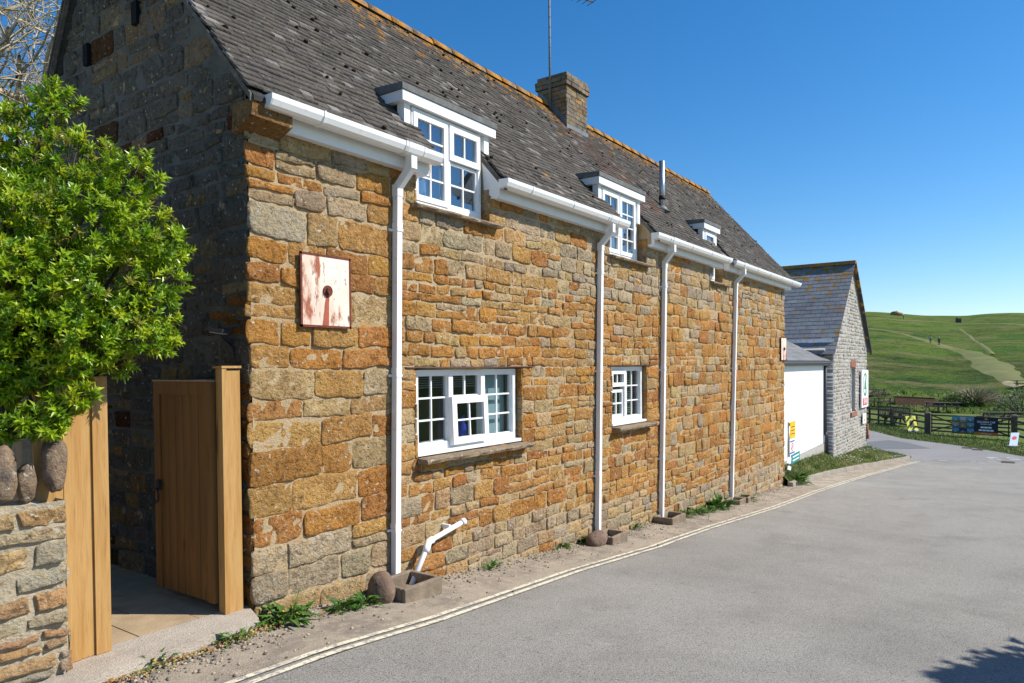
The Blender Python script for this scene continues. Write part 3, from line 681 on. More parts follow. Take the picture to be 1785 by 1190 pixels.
# ------------------------------------------------------------------ ground, roads
def struct(b, name, m): return tag(b.build(name, m), kind='structure')
b = B()
xs = [-90, -60, -40, -25] + [-20 + k for k in range(84)] + [66, 68, 71, 75, 79, 84, 89, 94, 100] + [106 + 6 * k for k in range(30)] + [290 + 10 * k for k in range(32)] + [640, 700, 780, 900]
ys = [-300, -200, -130, -90, -70] + [-54 + 4 * k for k in range(12)] + [-7 + 1.0 * k for k in range(36)] + [30 + 3 * k for k in range(25)] + [110, 130, 160, 200, 260, 330]
zg = lambda x, y: terr(x, y) - .035 - (.06 if x < 36 and -8 < y < 9 else 0)
for x in xs:
    for y in ys: b.v.append((x, y, zg(x, y)))
ny = len(ys)
for i in range(len(xs) - 1):
    for j in range(ny - 1):
        q = i * ny + j; b.face([q, q + ny, q + ny + 1, q + 1], None, True, 1 if xs[i] >= 66 else 0)
struct(b, 'ground', [M_grass, M_hill])
LX = [(-30, 4.95), (18.6, 4.95), (18.7, 4.62), (23.3, 4.62), (27.6, 4.18), (30.0, 3.85), (31.0, 3.7)]
def strip(b, x0, x1, yr, yl, dz, n=10, st=.5):
    k = max(1, int((x1 - x0) / st)); i0 = len(b.v)
    for i in range(k + 1):
        x = x0 + (x1 - x0) * i / k; r, l = yr(x), yl(x)
        for j in range(n + 1): y = r + (l - r) * j / n; b.v.append((x, y, gz(x) + dz))
    for i in range(k):
        for j in range(n): q = i0 + i * (n + 1) + j; b.face([q, q + n + 1, q + n + 2, q + 1], None, True)
b = B(); strip(b, -30, 31, lambda x: -9, lambda x: lerp(LX, x), 0)
GW = [(-9, 37.6), (-.15, 33.7), (1.0, 33.1), (3.2, 31.9), (3.7, 31.0)]
b.poly([(31, -9, gz(31)), (37.6, -9, gz(37.6)), (33.7, -.15, gz(33.7)), (33.1, 1, gz(33.1)), (31.9, 3.2, gz(31.9)), (31, 3.7, gz(31))])
struct(b, 'road', M_asph)
FE = [(-9, 35.6), (-3, 36), (-.15, 36.8), (.84, 38.6), (2.0, 40.4), (5.2, 43.6), (7.6, 48.8), (12, 54), (25, 60)]
b = B(); n = 12; yy = [-9, -6, -3, -1.5, -.15, .4, 1, 1.6, 2.2, 2.7, 3.2, 3.45, 3.7, 5, 6, 7, 8.5, 10, 12, 16, 25]
for y in yy:
    a = lerp(GW, y) if y <= 3.7 else 31.0; c = lerp(FE, y) + .25 * noise.noise(Vector((y * .8, 0, 0)))
    c = max(c, a + .1)
    for j in range(n + 1): x = a + (c - a) * j / n; b.v.append((x, y, gz(x) + .004))
for i in range(len(yy) - 1):
    for j in range(n): q = i * (n + 1) + j; b.face([q, q + 1, q + n + 2, q + n + 1], None, True)
struct(b, 'side_road', M_asph2)
b = B(); b.poly([(x, y, gz(x) + .008) for x, y in ((36.5, 5.2), (38.5, 3.4), (41.0, 4.6), (42.0, 5.6), (39, 6.8))]); struct(b, 'tarmac_patch', mat('dark tarmac patch', (.165, .17, .17), .93, .2, layers=[(40, 4, .4, .7, ('mul', .8))]))
# pavement between wall and lines
LN = [(-20, 3.90), (2.27, 3.92), (4.4, 3.885), (6.86, 4.03), (10, 4.03), (14.1, 3.95), (18, 3.93), (21.4, 3.83), (24, 3.72), (28, 3.42), (31.2, 3.14)]
b = B(); strip(b, -8, 31.2, lambda x: lerp(LN, x) + .07 + .05 * noise.noise(Vector((x * 1.3, 0, 0))), lambda x: lerp(LX, x) - .02, .005, 6, .25); struct(b, 'pavement', M_pave)
b = B()
for o in (-.05, .05):
    strip(b, -8, 31.2, lambda x: lerp(LN, x) + o - .026 + .006 * noise.noise(Vector((x * 3, o, 0))), lambda x: lerp(LN, x) + o + .026 + .006 * noise.noise(Vector((x * 3, o, 5))), .010, 1, .2)
struct(b, 'double_road_lines', M_line)
b = B()
def dash(p, q, wd):
    p = Vector(p); q = Vector(q); d = (q - p).normalized(); nn = Vector((-d.y, d.x)) * wd / 2
    b.poly([(a.x, a.y, gz(a.x) + .012) for a in (p - nn, q - nn, q + nn, p + nn)])
for k in range(9):
    t0, t1 = k / 9, (k + .55) / 9; A = Vector((31.8, 3.05)); C = Vector((34.3, -1.6)); dash(A.lerp(C, t0), A.lerp(C, t1), .12)
for k in range(5):
    A = Vector((35.0, 1.1)); C = Vector((36.6, -2.2)); dash(A.lerp(C, k / 5), A.lerp(C, (k + .6) / 5), .25); dash(A.lerp(C, k / 5) - Vector((.75, .1)), A.lerp(C, (k + .6) / 5) - Vector((.75, .1)), .22)
struct(b, 'give_way_dashes', M_wline)
for px, py, lab in ((1704, 784, 'dark iron drain cover in the side road below the gate'), (1757, 806, 'dark iron drain cover beside the white give-way dashes'), (1686, 781, 'small iron cover left of the drain below the gate')):
    p = G(px, py); b = B(); b.box(p.x - .3, p.x + .3, p.y - .22, p.y + .22, p.z + .006, p.z + .016)
    for k in range(5): b.box(p.x - .25 + k * .11, p.x - .20 + k * .11, p.y - .18, p.y + .18, p.z + .016, p.z + .02)
    tag(b.build('drain_cover', M_oldw, origin=p), lab, 'drain cover')
# hill paths: strips draped on the terrain
def drape(name, pix, wd, m, dz=.12):
    P = [G(*q) for q in pix]; pts = []
    for a, c in zip(P, P[1:]):
        k = max(2, int((c - a).length / 3))
        for i in range(k): pts.append(a.lerp(c, i / k))
    pts.append(P[-1]); b = B(); ws = wd if hasattr(wd, '__len__') else [wd] * len(pix); n = len(pts)
    for i, p in enumerate(pts):
        d = pts[min(i + 1, n - 1)] - pts[max(i - 1, 0)]; d.z = 0; d.normalize(); nn = Vector((-d.y, d.x, 0))
        t = i / (n - 1) * (len(ws) - 1); k = min(int(t), len(ws) - 2); W_ = ws[k] + (ws[k + 1] - ws[k]) * (t - k); W_ *= 1 + .3 * noise.noise(p * .12)
        for s_ in (-1, -.33, .33, 1): q = p + nn * W_ * .5 * s_; b.v.append((q.x, q.y, terr(q.x, q.y) + (dz if abs(s_) < .5 else -.05)))
    for i in range(n - 1):
        for j in range(3): b.face([i * 4 + j, i * 4 + 4 + j, i * 4 + 5 + j, i * 4 + 1 + j], None, True)
    return struct(b, name, m)
drape('hill_path', [(1500, 571), (1540, 575), (1580, 583), (1618, 594), (1650, 605), (1688, 614), (1712, 625), (1740, 645), (1765, 662), (1783, 673)], [2, 2, 2, 2.4, 2.4, 2.6, 4, 5, 4, 2], M_path)
drape('hill_path', [(1672, 573), (1690, 585), (1712, 602), (1730, 618)], [1, .9, .9, 1], M_path)
drape('hill_path', [(1500, 553), (1560, 557), (1640, 561), (1700, 564), (1800, 568)], 2.5, M_path)
drape('sandy_track', [(1755, 666), (1770, 670), (1790, 674)], [1, 2.2, 2.5], M_sand)
# ------------------------------------------------------------------ gateway at the left
b = B(); zt = -1.872
b.hexa([(1.0, 4.50, -2.2), (3.30, 4.66, -2.2), (3.40, 5.02, -2.2), (1.0, 5.02, -2.2), (1.0, 4.53, zt), (3.28, 4.69, zt - .015), (3.40, 5.02, zt), (1.0, 5.02, zt)])
M_thr = mat('rough concrete kerb', (.50, .43, .35), .95, .15, bump=(80, 6, .012), layers=[(4, 6, .4, .65, ('mul', .8)), (120, 3, .52, .66, ('mul', .6)), (60, 3, .6, .7, (.5, .46, .4))])
struct(b, 'threshold_kerb', M_thr)
b = B()
for i in range(5):
    for j in range(7):
        x0 = 1.2 + i * .45 + (.2 if j % 2 else 0); y0 = 5.03 + j * .52; b.box(x0 + .004, x0 + .446, y0 + .004, y0 + .516, -2.0, -1.874 + ru(-.002, .002))
struct(b, 'passage_paving', M_tilefl)
b = B(); b.box(0.8, 3.5, 5.025, 9.0, -2.1, -1.884); struct(b, 'passage_bed', M_pave)
# fence panel
b = B(); x = 1.88; ws = [.15, .145, .07, .11, .125]
FP = thing('board_fence', 'plain upright pine board fence panel beside the gateway, dappled by leaf shadow', 'fence', (2.0, 4.93, -1.88))
for k, W_ in enumerate([.165, .085, .09, .098]):
    bb = B(); o = (.004, .0, .012, -.004)[k]; bb.box(x + .001, x + W_ - .001, 4.925 + o, 4.947 + o, -1.868 - (.015 if k < 1 else 0), -.045 + ru(-.004, .004)); bb.build('board', M_pine, FP); x += W_
bb = B(); bb.box(1.90, 2.30, 4.965, 5.0, -.5, -.41); bb.box(1.90, 2.30, 4.965, 5.0, -1.6, -1.51); bb.build('rail', M_pine, FP)
GPst = thing('gate_post', 'tall square pine gate post against the house corner', 'post', (3.24, 4.93, -1.88))
b = B(); b.box(3.196, 3.312, 4.93, 5.03, -1.878, -.012); b.build('post', M_pine, GPst)
b = B(); b.box(3.152, 3.190, 4.918, 5.0, -1.872, .0); b.build('stop_board', M_pine, GPst)
b = B(); b.box(3.148, 3.316, 4.912, 5.035, .002, .02); b.build('post_cap', M_pine, GPst)
DG = thing('wooden_gate', 'stained pine boarded gate standing open along the gable wall', 'gate', (3.16, 5.03, -1.8))
b = B(); y0, y1, z0, z1 = 5.02, 5.845, -1.80, -.10
b.box(3.12, 3.165, y0, y0 + .085, z0, z1); b.box(3.12, 3.165, y1 - .085, y1, z0, z1); b.box(3.12, 3.165, y0 + .085, y1 - .085, z1 - .105, z1)
b.build('gate_frame', M_gate, DG)
b = B()
for k in range(6):
    W_ = (y1 - y0 - .17) / 6; b.box(3.134 + ru(-.001, .001), 3.15, y0 + .085 + W_ * k + .002, y0 + .085 + W_ * (k + 1) - .002, z0, z1 - .105)
b.build('boards', M_gate, DG)
b = B(); b.box(3.11, 3.175, y0, y1, z1, z1 + .012); b.build('top_strip', M_oldw2, DG)
hb = B(); c = Vector((3.10, 5.77, -.99)); hb.tube([c + Vector((-.012, .035 * sin(t * pi / 8), -.045 + .055 * cos(t * pi / 8))) for t in range(17)], .007, 6); hb.box(3.10, 3.122, 5.745, 5.795, -.99, -.91); hb.build('ring_handle', M_iron, DG)
# garden wall
GWL = thing('garden_wall', 'low rubble garden wall topped with upright beach pebbles', 'wall', (1.2, 4.95, -1.9))
b = B(); topz = lambda x: -.80 + .05 * noise.noise(Vector((x * 3, 0, 0)))
def palW(x, z): return jit(random.choice([(.46, .32, .17), (.48, .30, .15), (.42, .34, .23), (.40, .34, .26), (.49, .34, .17), (.43, .27, .15)]), .15)
mpW = lambda u, v, d: (u, 4.80 - d, v); mpW2 = lambda u, v, d: (2.0 + d, u, v)
lay(b, -.6, 2.01, -2.05, -.83, mpW, palW, (), (.07, .19), (.12, .40), .025, .034, gap=.028, split=.3)
lay(b, 4.80, 5.15, -2.05, -.85, mpW2, palW, (), (.12, .22), (.15, .3), .04, .03, gap=.02)
b.build('stonework', M_stone, GWL)
M_gm = mat('pale rough mortar', (.43, .36, .25), .95, .1, bump=(28, 8, .03, 1), layers=[(7, 6, .45, .68, ('mul', .75)), (40, 4, .58, .68, (.5, .48, .4))])
b = B(); sheet(b, -.6, 2.0, -2.1, -.80, mpW, (), .05, .02); sheet(b, 4.80, 5.15, -2.1, -.80, mpW2, (), .08, .015)
sheet(b, -.6, 2.0, 4.80, 5.15, lambda u, v, d: (u, v, topz(u) - abs(v - 4.97) * .3 + d * 2), (), .06, .02); b.build('mortar', M_gm, GWL)
PB = [onY(95, 808, 4.83), onY(2, 830, 4.83), onY(46, 840, 4.88), onY(-60, 820, 4.84)]
for k, (p, r, sd) in enumerate(zip(PB, ((.072, .07, .175), (.085, .08, .17), (.06, .06, .12), (.08, .08, .16)), (1, 5, 8, 11))):
    b = B(); b.blob(p, r, 24, 18, .20, 1.5, sd); tag(b.build('cap_pebble', M_peb, GWL), ('tall brown and white pebble at the wall end' if k == 0 else None))
# neighbouring pink cottage and pillar
PC = thing('pink_cottage', 'pink rendered cottage glimpsed behind the shrub at the left', 'house', (0, 8.6, -1.9))
b = B(); b.box(-4, 2.86, 7.7, 9.6, -1.9, .9); b.build('wall', M_pink, PC)
b = B(); b.extr([(7.5, .85), (9.8, .85), (8.65, 2.0)], -4.1, 2.95); b.build('roof', M_slate, PC)
b = B(); b.box(2.40, 2.74, 7.66, 7.705, -.36, .30); WN = b.build('window', flat('dark brown frame', (.05, .035, .03)), PC)
b = B(); b.box(2.45, 2.69, 7.65, 7.66, -.30, .25); b.build('pane', flat('pane with painted pale reflection', (.55, .58, .56), .1), WN)  # opaque pane; a reflection is put in as pale base colour
b = B(); b.box(2.36, 2.78, 7.60, 7.70, -.42, -.36); b.build('sill', M_oldw, WN)
PL = thing('rendered_pillar', 'pale cracked pillar with an exposed orange brick patch', 'pillar', (2.6, 6.7, -1.9))
b = B(); p0, p1 = onY(36, 700, 6.6), onY(76, 700, 6.6); b.box(p0.x, p1.x, 6.6, 6.8, -1.9, .35); b.build('shaft', M_gm, PL)
b = B(); p = onY(55, 702, 6.59); b.blob(p, (.04, .012, .06), 8, 6, .4, 2, 3); b.build('brick_patch', mat('orange brick patch', (.40, .17, .05), .9, .1, bump=(50, 5, .01)), PL)
# ------------------------------------------------------------------ drain troughs and boulders
def trough(x, y, lx, ly, h, label, split=False):
    z = gz(x) - .02; b = B(); t = .05
    x0, x1, y0, y1 = -lx / 2, lx / 2, -ly / 2, ly / 2
    b.box(x0, x1, y0, y0 + t, 0, h); b.box(x0, x1, y1 - t, y1, 0, h); b.box(x0, x0 + t, y0 + t, y1 - t, 0, h); b.box(x1 - t, x1, y0 + t, y1 - t, 0, h); b.box(x0 + t, x1 - t, y0 + t, y1 - t, 0, h * .35)
    o = b.build('drain_trough', M_trough); o.location = (x, y, z); bv = o.modifiers.new('b', 'BEVEL'); bv.width = .014; bv.segments = 2
    return tag(o, label, 'drain trough', 'concrete drain troughs at the foot of the downpipes')
trough(4.80, 4.60, .50, .42, .17, 'open concrete trough catching the nearest downpipe and slanted waste pipe')
trough(8.90, 4.66, .46, .34, .15, 'small concrete trough beside the boulder at the second downpipe')
trough(11.10, 4.70, .56, .34, .15, 'concrete trough at the foot of the third downpipe')
trough(14.46, 4.70, .40, .30, .13, 'concrete trough under the farthest downpipe'); trough(14.92, 4.68, .36, .30, .15, 'empty concrete trough to the right of the farthest downpipe')
for x, y, r, sd, lab in ((4.47, 4.60, (.115, .13, .165), 3, 'rounded brown boulder left of the nearest trough'), (8.54, 4.66, (.20, .13, .125), 9, 'flat brown boulder at the second downpipe')):
    b = B(); b.blob((0, 0, r[2] * .72), r, 22, 16, .14, 1.2, sd); o = b.build('boulder', M_boul); o.location = (x, y, gz(x) - .02); tag(o, lab, 'boulder', 'boulders along the wall foot')
# ------------------------------------------------------------------ weeds
GR = [(.07, .16, .02), (.09, .19, .03), (.05, .12, .018), (.11, .20, .035)]
def leaf(b, p, d, up, L_, W_, col, droop=.3, fold=.25):
    d = d.normalized(); s = d.cross(up)
    if s.length < 1e-3: s = Vector((1, 0, 0))
    s.normalize(); n = s.cross(d)
    m = p + d * L_ * .5 + n * L_ * .06; t = p + d * L_ - n * L_ * droop
    i = len(b.v); b.v += [tuple(p), tuple(m + s * W_ / 2 + n * W_ * fold), tuple(t), tuple(m - s * W_ / 2 + n * W_ * fold), tuple(m)]
    for q in ((0, 4, 1), (1, 4, 2), (2, 4, 3), (3, 4, 0)): b.face([i + k for k in q], col)
def weed(px, py, r, h, n, label, yellow=0, tall=False, at=None):
    p = at or G(px, py); b = B()
    for k in range(n):
        a = ru(0, 2 * pi); e = ru(.15, 1.1); d = Vector((cos(a) * cos(e), sin(a) * cos(e), sin(e)))
        q = Vector((cos(a), sin(a), 0)) * ru(0, r * .55); q.x *= 1.6; q.z = .01; L_ = r * ru(.5, 1.0) if rnd() < .7 else h * ru(.6, 1)
        col = jit(random.choice(GR), .2)
        leaf(b, q, d, Vector((0, 0, 1)), L_, L_ * ru(.22, .38), col, ru(.1, .45))
        for s_ in (-1, 1):
            if rnd() < .6: leaf(b, q + d * L_ * .45, d + Vector((-sin(a), cos(a), 0)) * s_ * .9, Vector((0, 0, 1)), L_ * .4, L_ * .16, col, .2)
    if tall:
        for k in range(3): b.tube([(0, 0, 0), (ru(.03, .08), ru(-.03, .03), h * .6), (ru(.08, .16), 0, h * ru(1.2, 1.6))], .004, 4, (.09, .17, .03))
    for k in range(yellow): b.blob((ru(-r, r), ru(-r, r) * .5, ru(.03, h * .6)), (.014, .014, .01), 6, 4, 0, 1, 0, (.6, .38, .02))
    o = b.build('weed_clump', M_weed); o.location = p
    return tag(o, label, 'weed', 'weeds along the wall foot')
weed(487, 1092, .20, .17, 70, 'leafy dandelion clump with yellow heads at the house corner', 5, True, at=Vector((3.52, 4.66, gz(3.5))))
weed(598, 1062, .15, .10, 50, 'low green weeds just left of the nearest boulder', 0, False, at=Vector((4.05, 4.62, gz(4.05))))
weed(632, 1050, .15, .15, 45, 'spiky green weed leaning against the nearest boulder', 0, False, at=Vector((4.25, 4.60, gz(4.25))))
weed(857, 992, .12, .08, 26, 'tiny green sprig below the wide lower window')
weed(978, 955, .16, .10, 36, 'green weed midway between the first two downpipes')
weed(1020, 946, .2, .15, 50, 'broad weed in front of the flat boulder')
weed(1106, 922, .16, .10, 34, 'low weed left of the third downpipe trough'); weed(1122, 912, .14, .22, 30, 'upright sprig against the third downpipe wall')
weed(1190, 902, .2, .12, 40, 'weed tuft just right of the third trough')
weed(1216, 896, .22, .12, 44, 'weed tuft between the last two downpipes, left one'); weed(1232, 892, .2, .13, 40, 'weed tuft between the last two downpipes, middle one'); weed(1252, 886, .34, .18, 80, 'largest leafy weed just left of the farthest trough')
weed(1305, 874, .22, .12, 36, 'weed tuft right of the farthest trough')
weed(1378, 842, .55, .35, 120, 'dark leafy weeds at the far house corner beside the sign post', 0)
weed(408, 1118, .13, .07, 30, 'small weed in the kerb gutter by the gate threshold', 1); weed(262, 1160, .13, .07, 26, 'yellowing weed in the kerb gutter below the fence panel', 3)
b = B()
for k in range(420):
    x = ru(1.9, 3.4) if k < 300 else ru(3.4, 9); y = (4.545 + (x - 2) * .075 - abs(random.gauss(0, .05))) if x < 3.4 else 4.75 - abs(random.gauss(0, .12))
    a = ru(0, 6.3); p = Vector((x, y, gz(x) + ru(.012, .03))); leaf(b, p, Vector((cos(a), sin(a), ru(-.1, .3))), Vector((0, 0, 1)), ru(.02, .05), ru(.01, .022), jit(random.choice([(.42, .26, .05), (.33, .17, .06), (.22, .10, .04), (.45, .33, .12), (.12, .15, .03)]), .2), .1)
tag(b.build('leaf_litter', M_litter), kind='stuff', label='dry yellow leaves gathered along the kerb', cat='leaf litter')
b = B()
for k in range(2600):
    x = 1.95 + 17 * rnd() ** 1.7; edge = 4.55 + (x - 2) * .07 if x < 3.38 else WY - .02
    y = edge - abs(random.gauss(0, .10 if rnd() < .6 else .35)); r_ = ru(.004, .013)
    if y < 3.95: continue
    b.blob((x, y, gz(x) + r_ * .5 + .004), (r_ * 1.3, r_, r_ * .8), 5, 3, .3, 3, rnd() * 9, jit(random.choice([(.34, .28, .2), (.26, .22, .18), (.42, .34, .24), (.2, .15, .1), (.13, .12, .1)]), .2))
tag(b.build('gravel_grit', M_litter), kind='stuff', label='loose grit and crumbled stone along the wall foot', cat='grit')
# ------------------------------------------------------------------ shrub
SH = thing('evergreen_shrub', 'large glossy bright green evergreen shrub overhanging the gateway', 'shrub', (1.9, 5.7, -1.9))
LOB = [(95, 175, 42, 5.0), (30, 235, 58, 5.0), (125, 295, 80, 5.0), (225, 312, 62, 4.9), (10, 340, 100, 4.9), (20, 400, 120, 4.6), (140, 390, 105, 4.7), (250, 410, 72, 4.8), (290, 430, 42, 4.9), (60, 510, 120, 4.5), (180, 510, 95, 4.6), (285, 490, 45, 4.8), (235, 560, 68, 4.7), (285, 592, 30, 4.8), (120, 590, 80, 4.5), (30, 590, 85, 4.5), (200, 622, 40, 4.7), (-80, 320, 110, 5.0), (-80, 450, 150, 4.7), (-70, 590, 110, 4.5), (110, 640, 45, 4.5), (40, 650, 45, 4.45), (60, 580, 70, 4.4), (10, 480, 80, 4.4), (-10, 640, 60, 4.35), (150, 600, 55, 4.45), (70, 660, 40, 4.4), (10, 670, 40, 4.4)]
LOB2 = [(142, 690, 24, 4.35), (112, 712, 26, 4.35), (60, 735, 30, 4.3), (15, 745, 26, 4.3), (90, 745, 22, 4.3), (-30, 750, 30, 4.3)]
b = B(); LC = [(.27, .41, .012), (.33, .45, .014), (.19, .33, .012), (.40, .48, .016), (.14, .26, .012), (.29, .43, .014)]
cen = []
for px, py, r, s_ in LOB + LOB2:
    c = ray(px, py) * s_; cen.append((c, r / F * s_))
def sprig(p, ax, n, L_):
    ax.normalize(); col0 = random.choice(LC); t = ax.orthogonal().normalized(); u = ax.cross(t)
    if rnd() < .05: col0 = (.26, .26, .03)
    b.tube([p - ax * L_ * 1.4, p], [.0035, .002], 3, (.10, .09, .03), False)
    for k in range(n):
        a = k * 2.4 + ru(-.4, .4); h = k / n; e = ru(.35, .75) + h * .5; d = (t * cos(a) + u * sin(a)) * cos(e) + ax * sin(e)
        leaf(b, p - ax * L_ * (1 - h) * .9, d, ax, L_ * ru(.75, 1.15), L_ * ru(.28, .38), jit(col0, .16), ru(.0, .25), .18)
for i, (c, r) in enumerate(cen):
    cnt = int(185 * (r / .3) ** 2) + 14
    if i >= len(LOB): cnt = int(cnt * 1.3)
    for k in range(cnt):
        d = Vector((random.gauss(0, 1), random.gauss(0, 1), random.gauss(0, 1))).normalized()
        if noise.noise(d * 2.6 + c * 5) < -.12 and rnd() < .9: continue
        rr = r * (1 - abs(random.gauss(0, .16))) * (1 + .34 * noise.noise(d * 2.2 + c * 3))
        p = c + Vector((d.x, d.y, d.z * .9)) * rr
        if p.x > 3.30 and p.y > 4.8: continue
        sprig(p, d * .8 + Vector((ru(-.3, .3), ru(-.5, .1), ru(.2, .8))), random.randint(9, 13), ru(.046, .070))
b.build('foliage', M_leaf, SH)
b = B(); root = Vector((1.75, 5.75, -1.9))
b.tube([root, root + Vector((.05, -.05, .7)), (1.85, 5.55, -.3), (1.95, 5.5, .4)], [.09, .075, .06, .045], 8)
b.build('trunk', M_brown, SH)
for c, r in cen:
    q = Vector((1.9, 5.52, ru(-.5, .3))); mid = q.lerp(c, .5) + Vector((ru(-.08, .08), ru(-.08, .08), ru(.0, .12))); bb = B(); bb.tube([q, mid, c, c + (c - mid).normalized() * r * .5], [.022, .015, .009, .004], 5); bb.build('branch', M_brown, SH)
# ------------------------------------------------------------------ bare tree behind the gable
BT = thing('budding_tree', 'nearly bare spring tree with pale tangled twigs behind the gable', 'tree', (3.4, 12.4, -1.9))
b = B(); lf = B()
def grow(p, d, L_, r, lev):
    n = 3 if lev < 4 else 2; pts = [p]; q = p; dd = d.copy()
    for k in range(n):
        dd = (dd + Vector((ru(-1, 1), ru(-1, 1), ru(-.6, .8))) * (.22 if lev < 3 else .38)).normalized(); q = q + dd * L_ / n; pts.append(q)
    b.tube(pts, [r * (1 - .45 * k / n) for k in range(n + 1)], 5 if lev < 3 else 3, None, False)
    if lev >= 6:
        for k in range(2):
            if rnd() < .28: leaf(lf, q, Vector((ru(-1, 1), ru(-1, 1), ru(-.2, 1))), Vector((0, 0, 1)), ru(.05, .1), ru(.03, .05), jit((.16, .20, .035), .3), .1)
        return
    for k in range(3 if lev < 5 else 2):
        a = pts[random.randint(1, n)]; o = Vector((ru(-1, 1), ru(-1, 1), ru(-.35, .9))).normalized(); grow(a, (dd * .55 + o * .85).normalized(), L_ * ru(.62, .85), r * .56, lev + 1)
b.tube([(3.4, 12.4, -1.9), (3.6, 12.2, .2), (3.8, 12.0, 2.6), (3.9, 11.9, 4.6)], [.24, .2, .15, .07], 8)
for k in range(17):
    a = k * 2.4 + ru(0, .5); h_ = 1.4 + .2 * k; grow(Vector((3.7, 12.1, h_)), Vector((cos(a) * .9, sin(a) * .9, ru(.1, .7))).normalized(), 1.35, .075, 1)
b.build('branches', M_bark, BT); lf.build('leaf_buds', M_leaf, BT)
# ------------------------------------------------------------------ grass bank and kerb
KB = [(18.62, 4.66), (21, 4.68), (23.3, 4.66), (25.5, 4.45), (27.6, 4.20), (30, 3.86), (31.6, 3.62), (32.4, 3.58)]
WB = [(18.7, -2.62), (22, -2.72), (24.85, -2.82), (28, -3.0), (30.9, -3.14), (31.4, -3.4), (32.4, -3.68)]
YB = [(18.6, 5.2), (30.9, 5.2), (31.4, 4.9), (32.4, 3.75)]
def bankz(x, t): return (gz(x) + .10) + (lerp(WB, x) - gz(x) - .10) * t ** .8
b = B(); n = 8; k = 70; i0 = 0
for i in range(k + 1):
    x = 18.72 + (32.38 - 18.72) * i / k; y0, y1 = lerp(KB, x) + .06, lerp(YB, x)
    for j in range(n + 1):
        t = j / n; b.v.append((x, y0 + (y1 - y0) * t, bankz(x, t) + .03 * noise.noise(Vector((x * 2, t * 4, 0)))))
for i in range(k):
    for j in range(n): q = i * (n + 1) + j; b.face([q, q + n + 1, q + n + 2, q + 1], None, True)
M_bank = mat('dry verge turf', (.12, .135, .04), .95, .1, bump=(25, 7, .05), layers=[(1.2, 5, .42, .62, (.19, .17, .07)), (5, 6, .45, .66, (.085, .125, .03)), (30, 4, .5, .7, ('mul', .6))])
struct(b, 'grass_bank', M_bank)
GB = [(.10, .15, .03), (.14, .18, .045), (.20, .19, .07), (.08, .13, .025), (.11, .17, .03)]
def blade(b, p, h, wd, col):
    a = ru(0, 6.3); l = Vector((cos(a), sin(a), 0)); s_ = Vector((-l.y, l.x, 0)) * wd / 2; t = p + l * h * ru(.1, .7) + Vector((0, 0, h))
    i = len(b.v); b.v += [tuple(p - s_), tuple(p + s_), tuple(t)]; b.face([i, i + 1, i + 2], col)
b = B(); ds = B()
for k in range(15000):
    x = ru(18.75, 32.2); t = rnd(); y = lerp(KB, x) + .06 + (lerp(YB, x) - lerp(KB, x) - .06) * t
    lush = noise.noise(Vector((x * .9, t * 2.5, 4))) + (.5 if t > .8 else 0)
    blade(b, Vector((x, y, bankz(x, t) - .01)), ru(.03, .08) * (1.6 if lush > .25 else 1), ru(.008, .018), jit(random.choice(GB) if lush < .25 else random.choice(GB[:1] + GB[3:]), .2))
    if x > 25 and noise.noise(Vector((x * .6, t * 2, 8))) > -.05 and rnd() < .06: ds.blob((x, y, bankz(x, t) + ru(.04, .07)), (.016, .016, .010), 5, 3, 0, 1, 0, (.75, .75, .7))
tag(b.build('verge_grass', M_weed), kind='stuff', label='short grass growing on the roadside bank', cat='grass')
tag(ds.build('daisies', M_litter), kind='stuff', label='white daisies scattered over the end of the bank', cat='daisies')
b = B(); x = 18.64
while x < 32.3:
    e = min(x + ru(.8, .95), 32.4); dz = ru(-.008, .008)
    ya, yb = lerp(KB, x + .01), lerp(KB, e - .01); za, zb = gz(x) + dz, gz(e) + dz
    b.hexa([(x + .01, ya - .05, za - .1), (e - .01, yb - .05, zb - .1), (e - .01, yb + .09, zb - .1), (x + .01, ya + .09, za - .1), (x + .01, ya - .035, za + .105), (e - .01, yb - .035, zb + .105), (e - .01, yb + .09, zb + .115), (x + .01, ya + .09, za + .115)]); x = e
for k in range(4):
    a0, a1 = k / 4, (k + 1) / 4; c = [(32.4 + .35 * sin(t * 1.9), 3.58 + .45 * (1 - cos(t * 1.9))) for t in (a0, a1)]
    b.bar((c[0][0], c[0][1], gz(32.5) + .02), (c[1][0], c[1][1], gz(32.6) + .02), .14, .17)
kb = struct(b, 'kerb_stones', M_conc)
# field-edge tufts
b = B()
for k in range(9000):
    y = ru(-1.2, 9); x = lerp(FE, y) + abs(random.gauss(0, 1)) * 3.5 - .15
    blade(b, Vector((x, y, gz(x) - .03)), ru(.04, .16), ru(.02, .05), jit(random.choice(GB), .25))
for k in range(900):
    x = ru(66, 84); y = x * ru(-.02, .2); blade(b, Vector((x, y, terr(x, y) - .05)), ru(.12, .38), ru(.08, .2), jit(random.choice([(.09, .15, .025), (.12, .18, .035), (.08, .13, .02)]), .25))
tag(b.build('field_grass', M_weed), kind='stuff', label='rough grass along the field edge and slope foot', cat='grass')
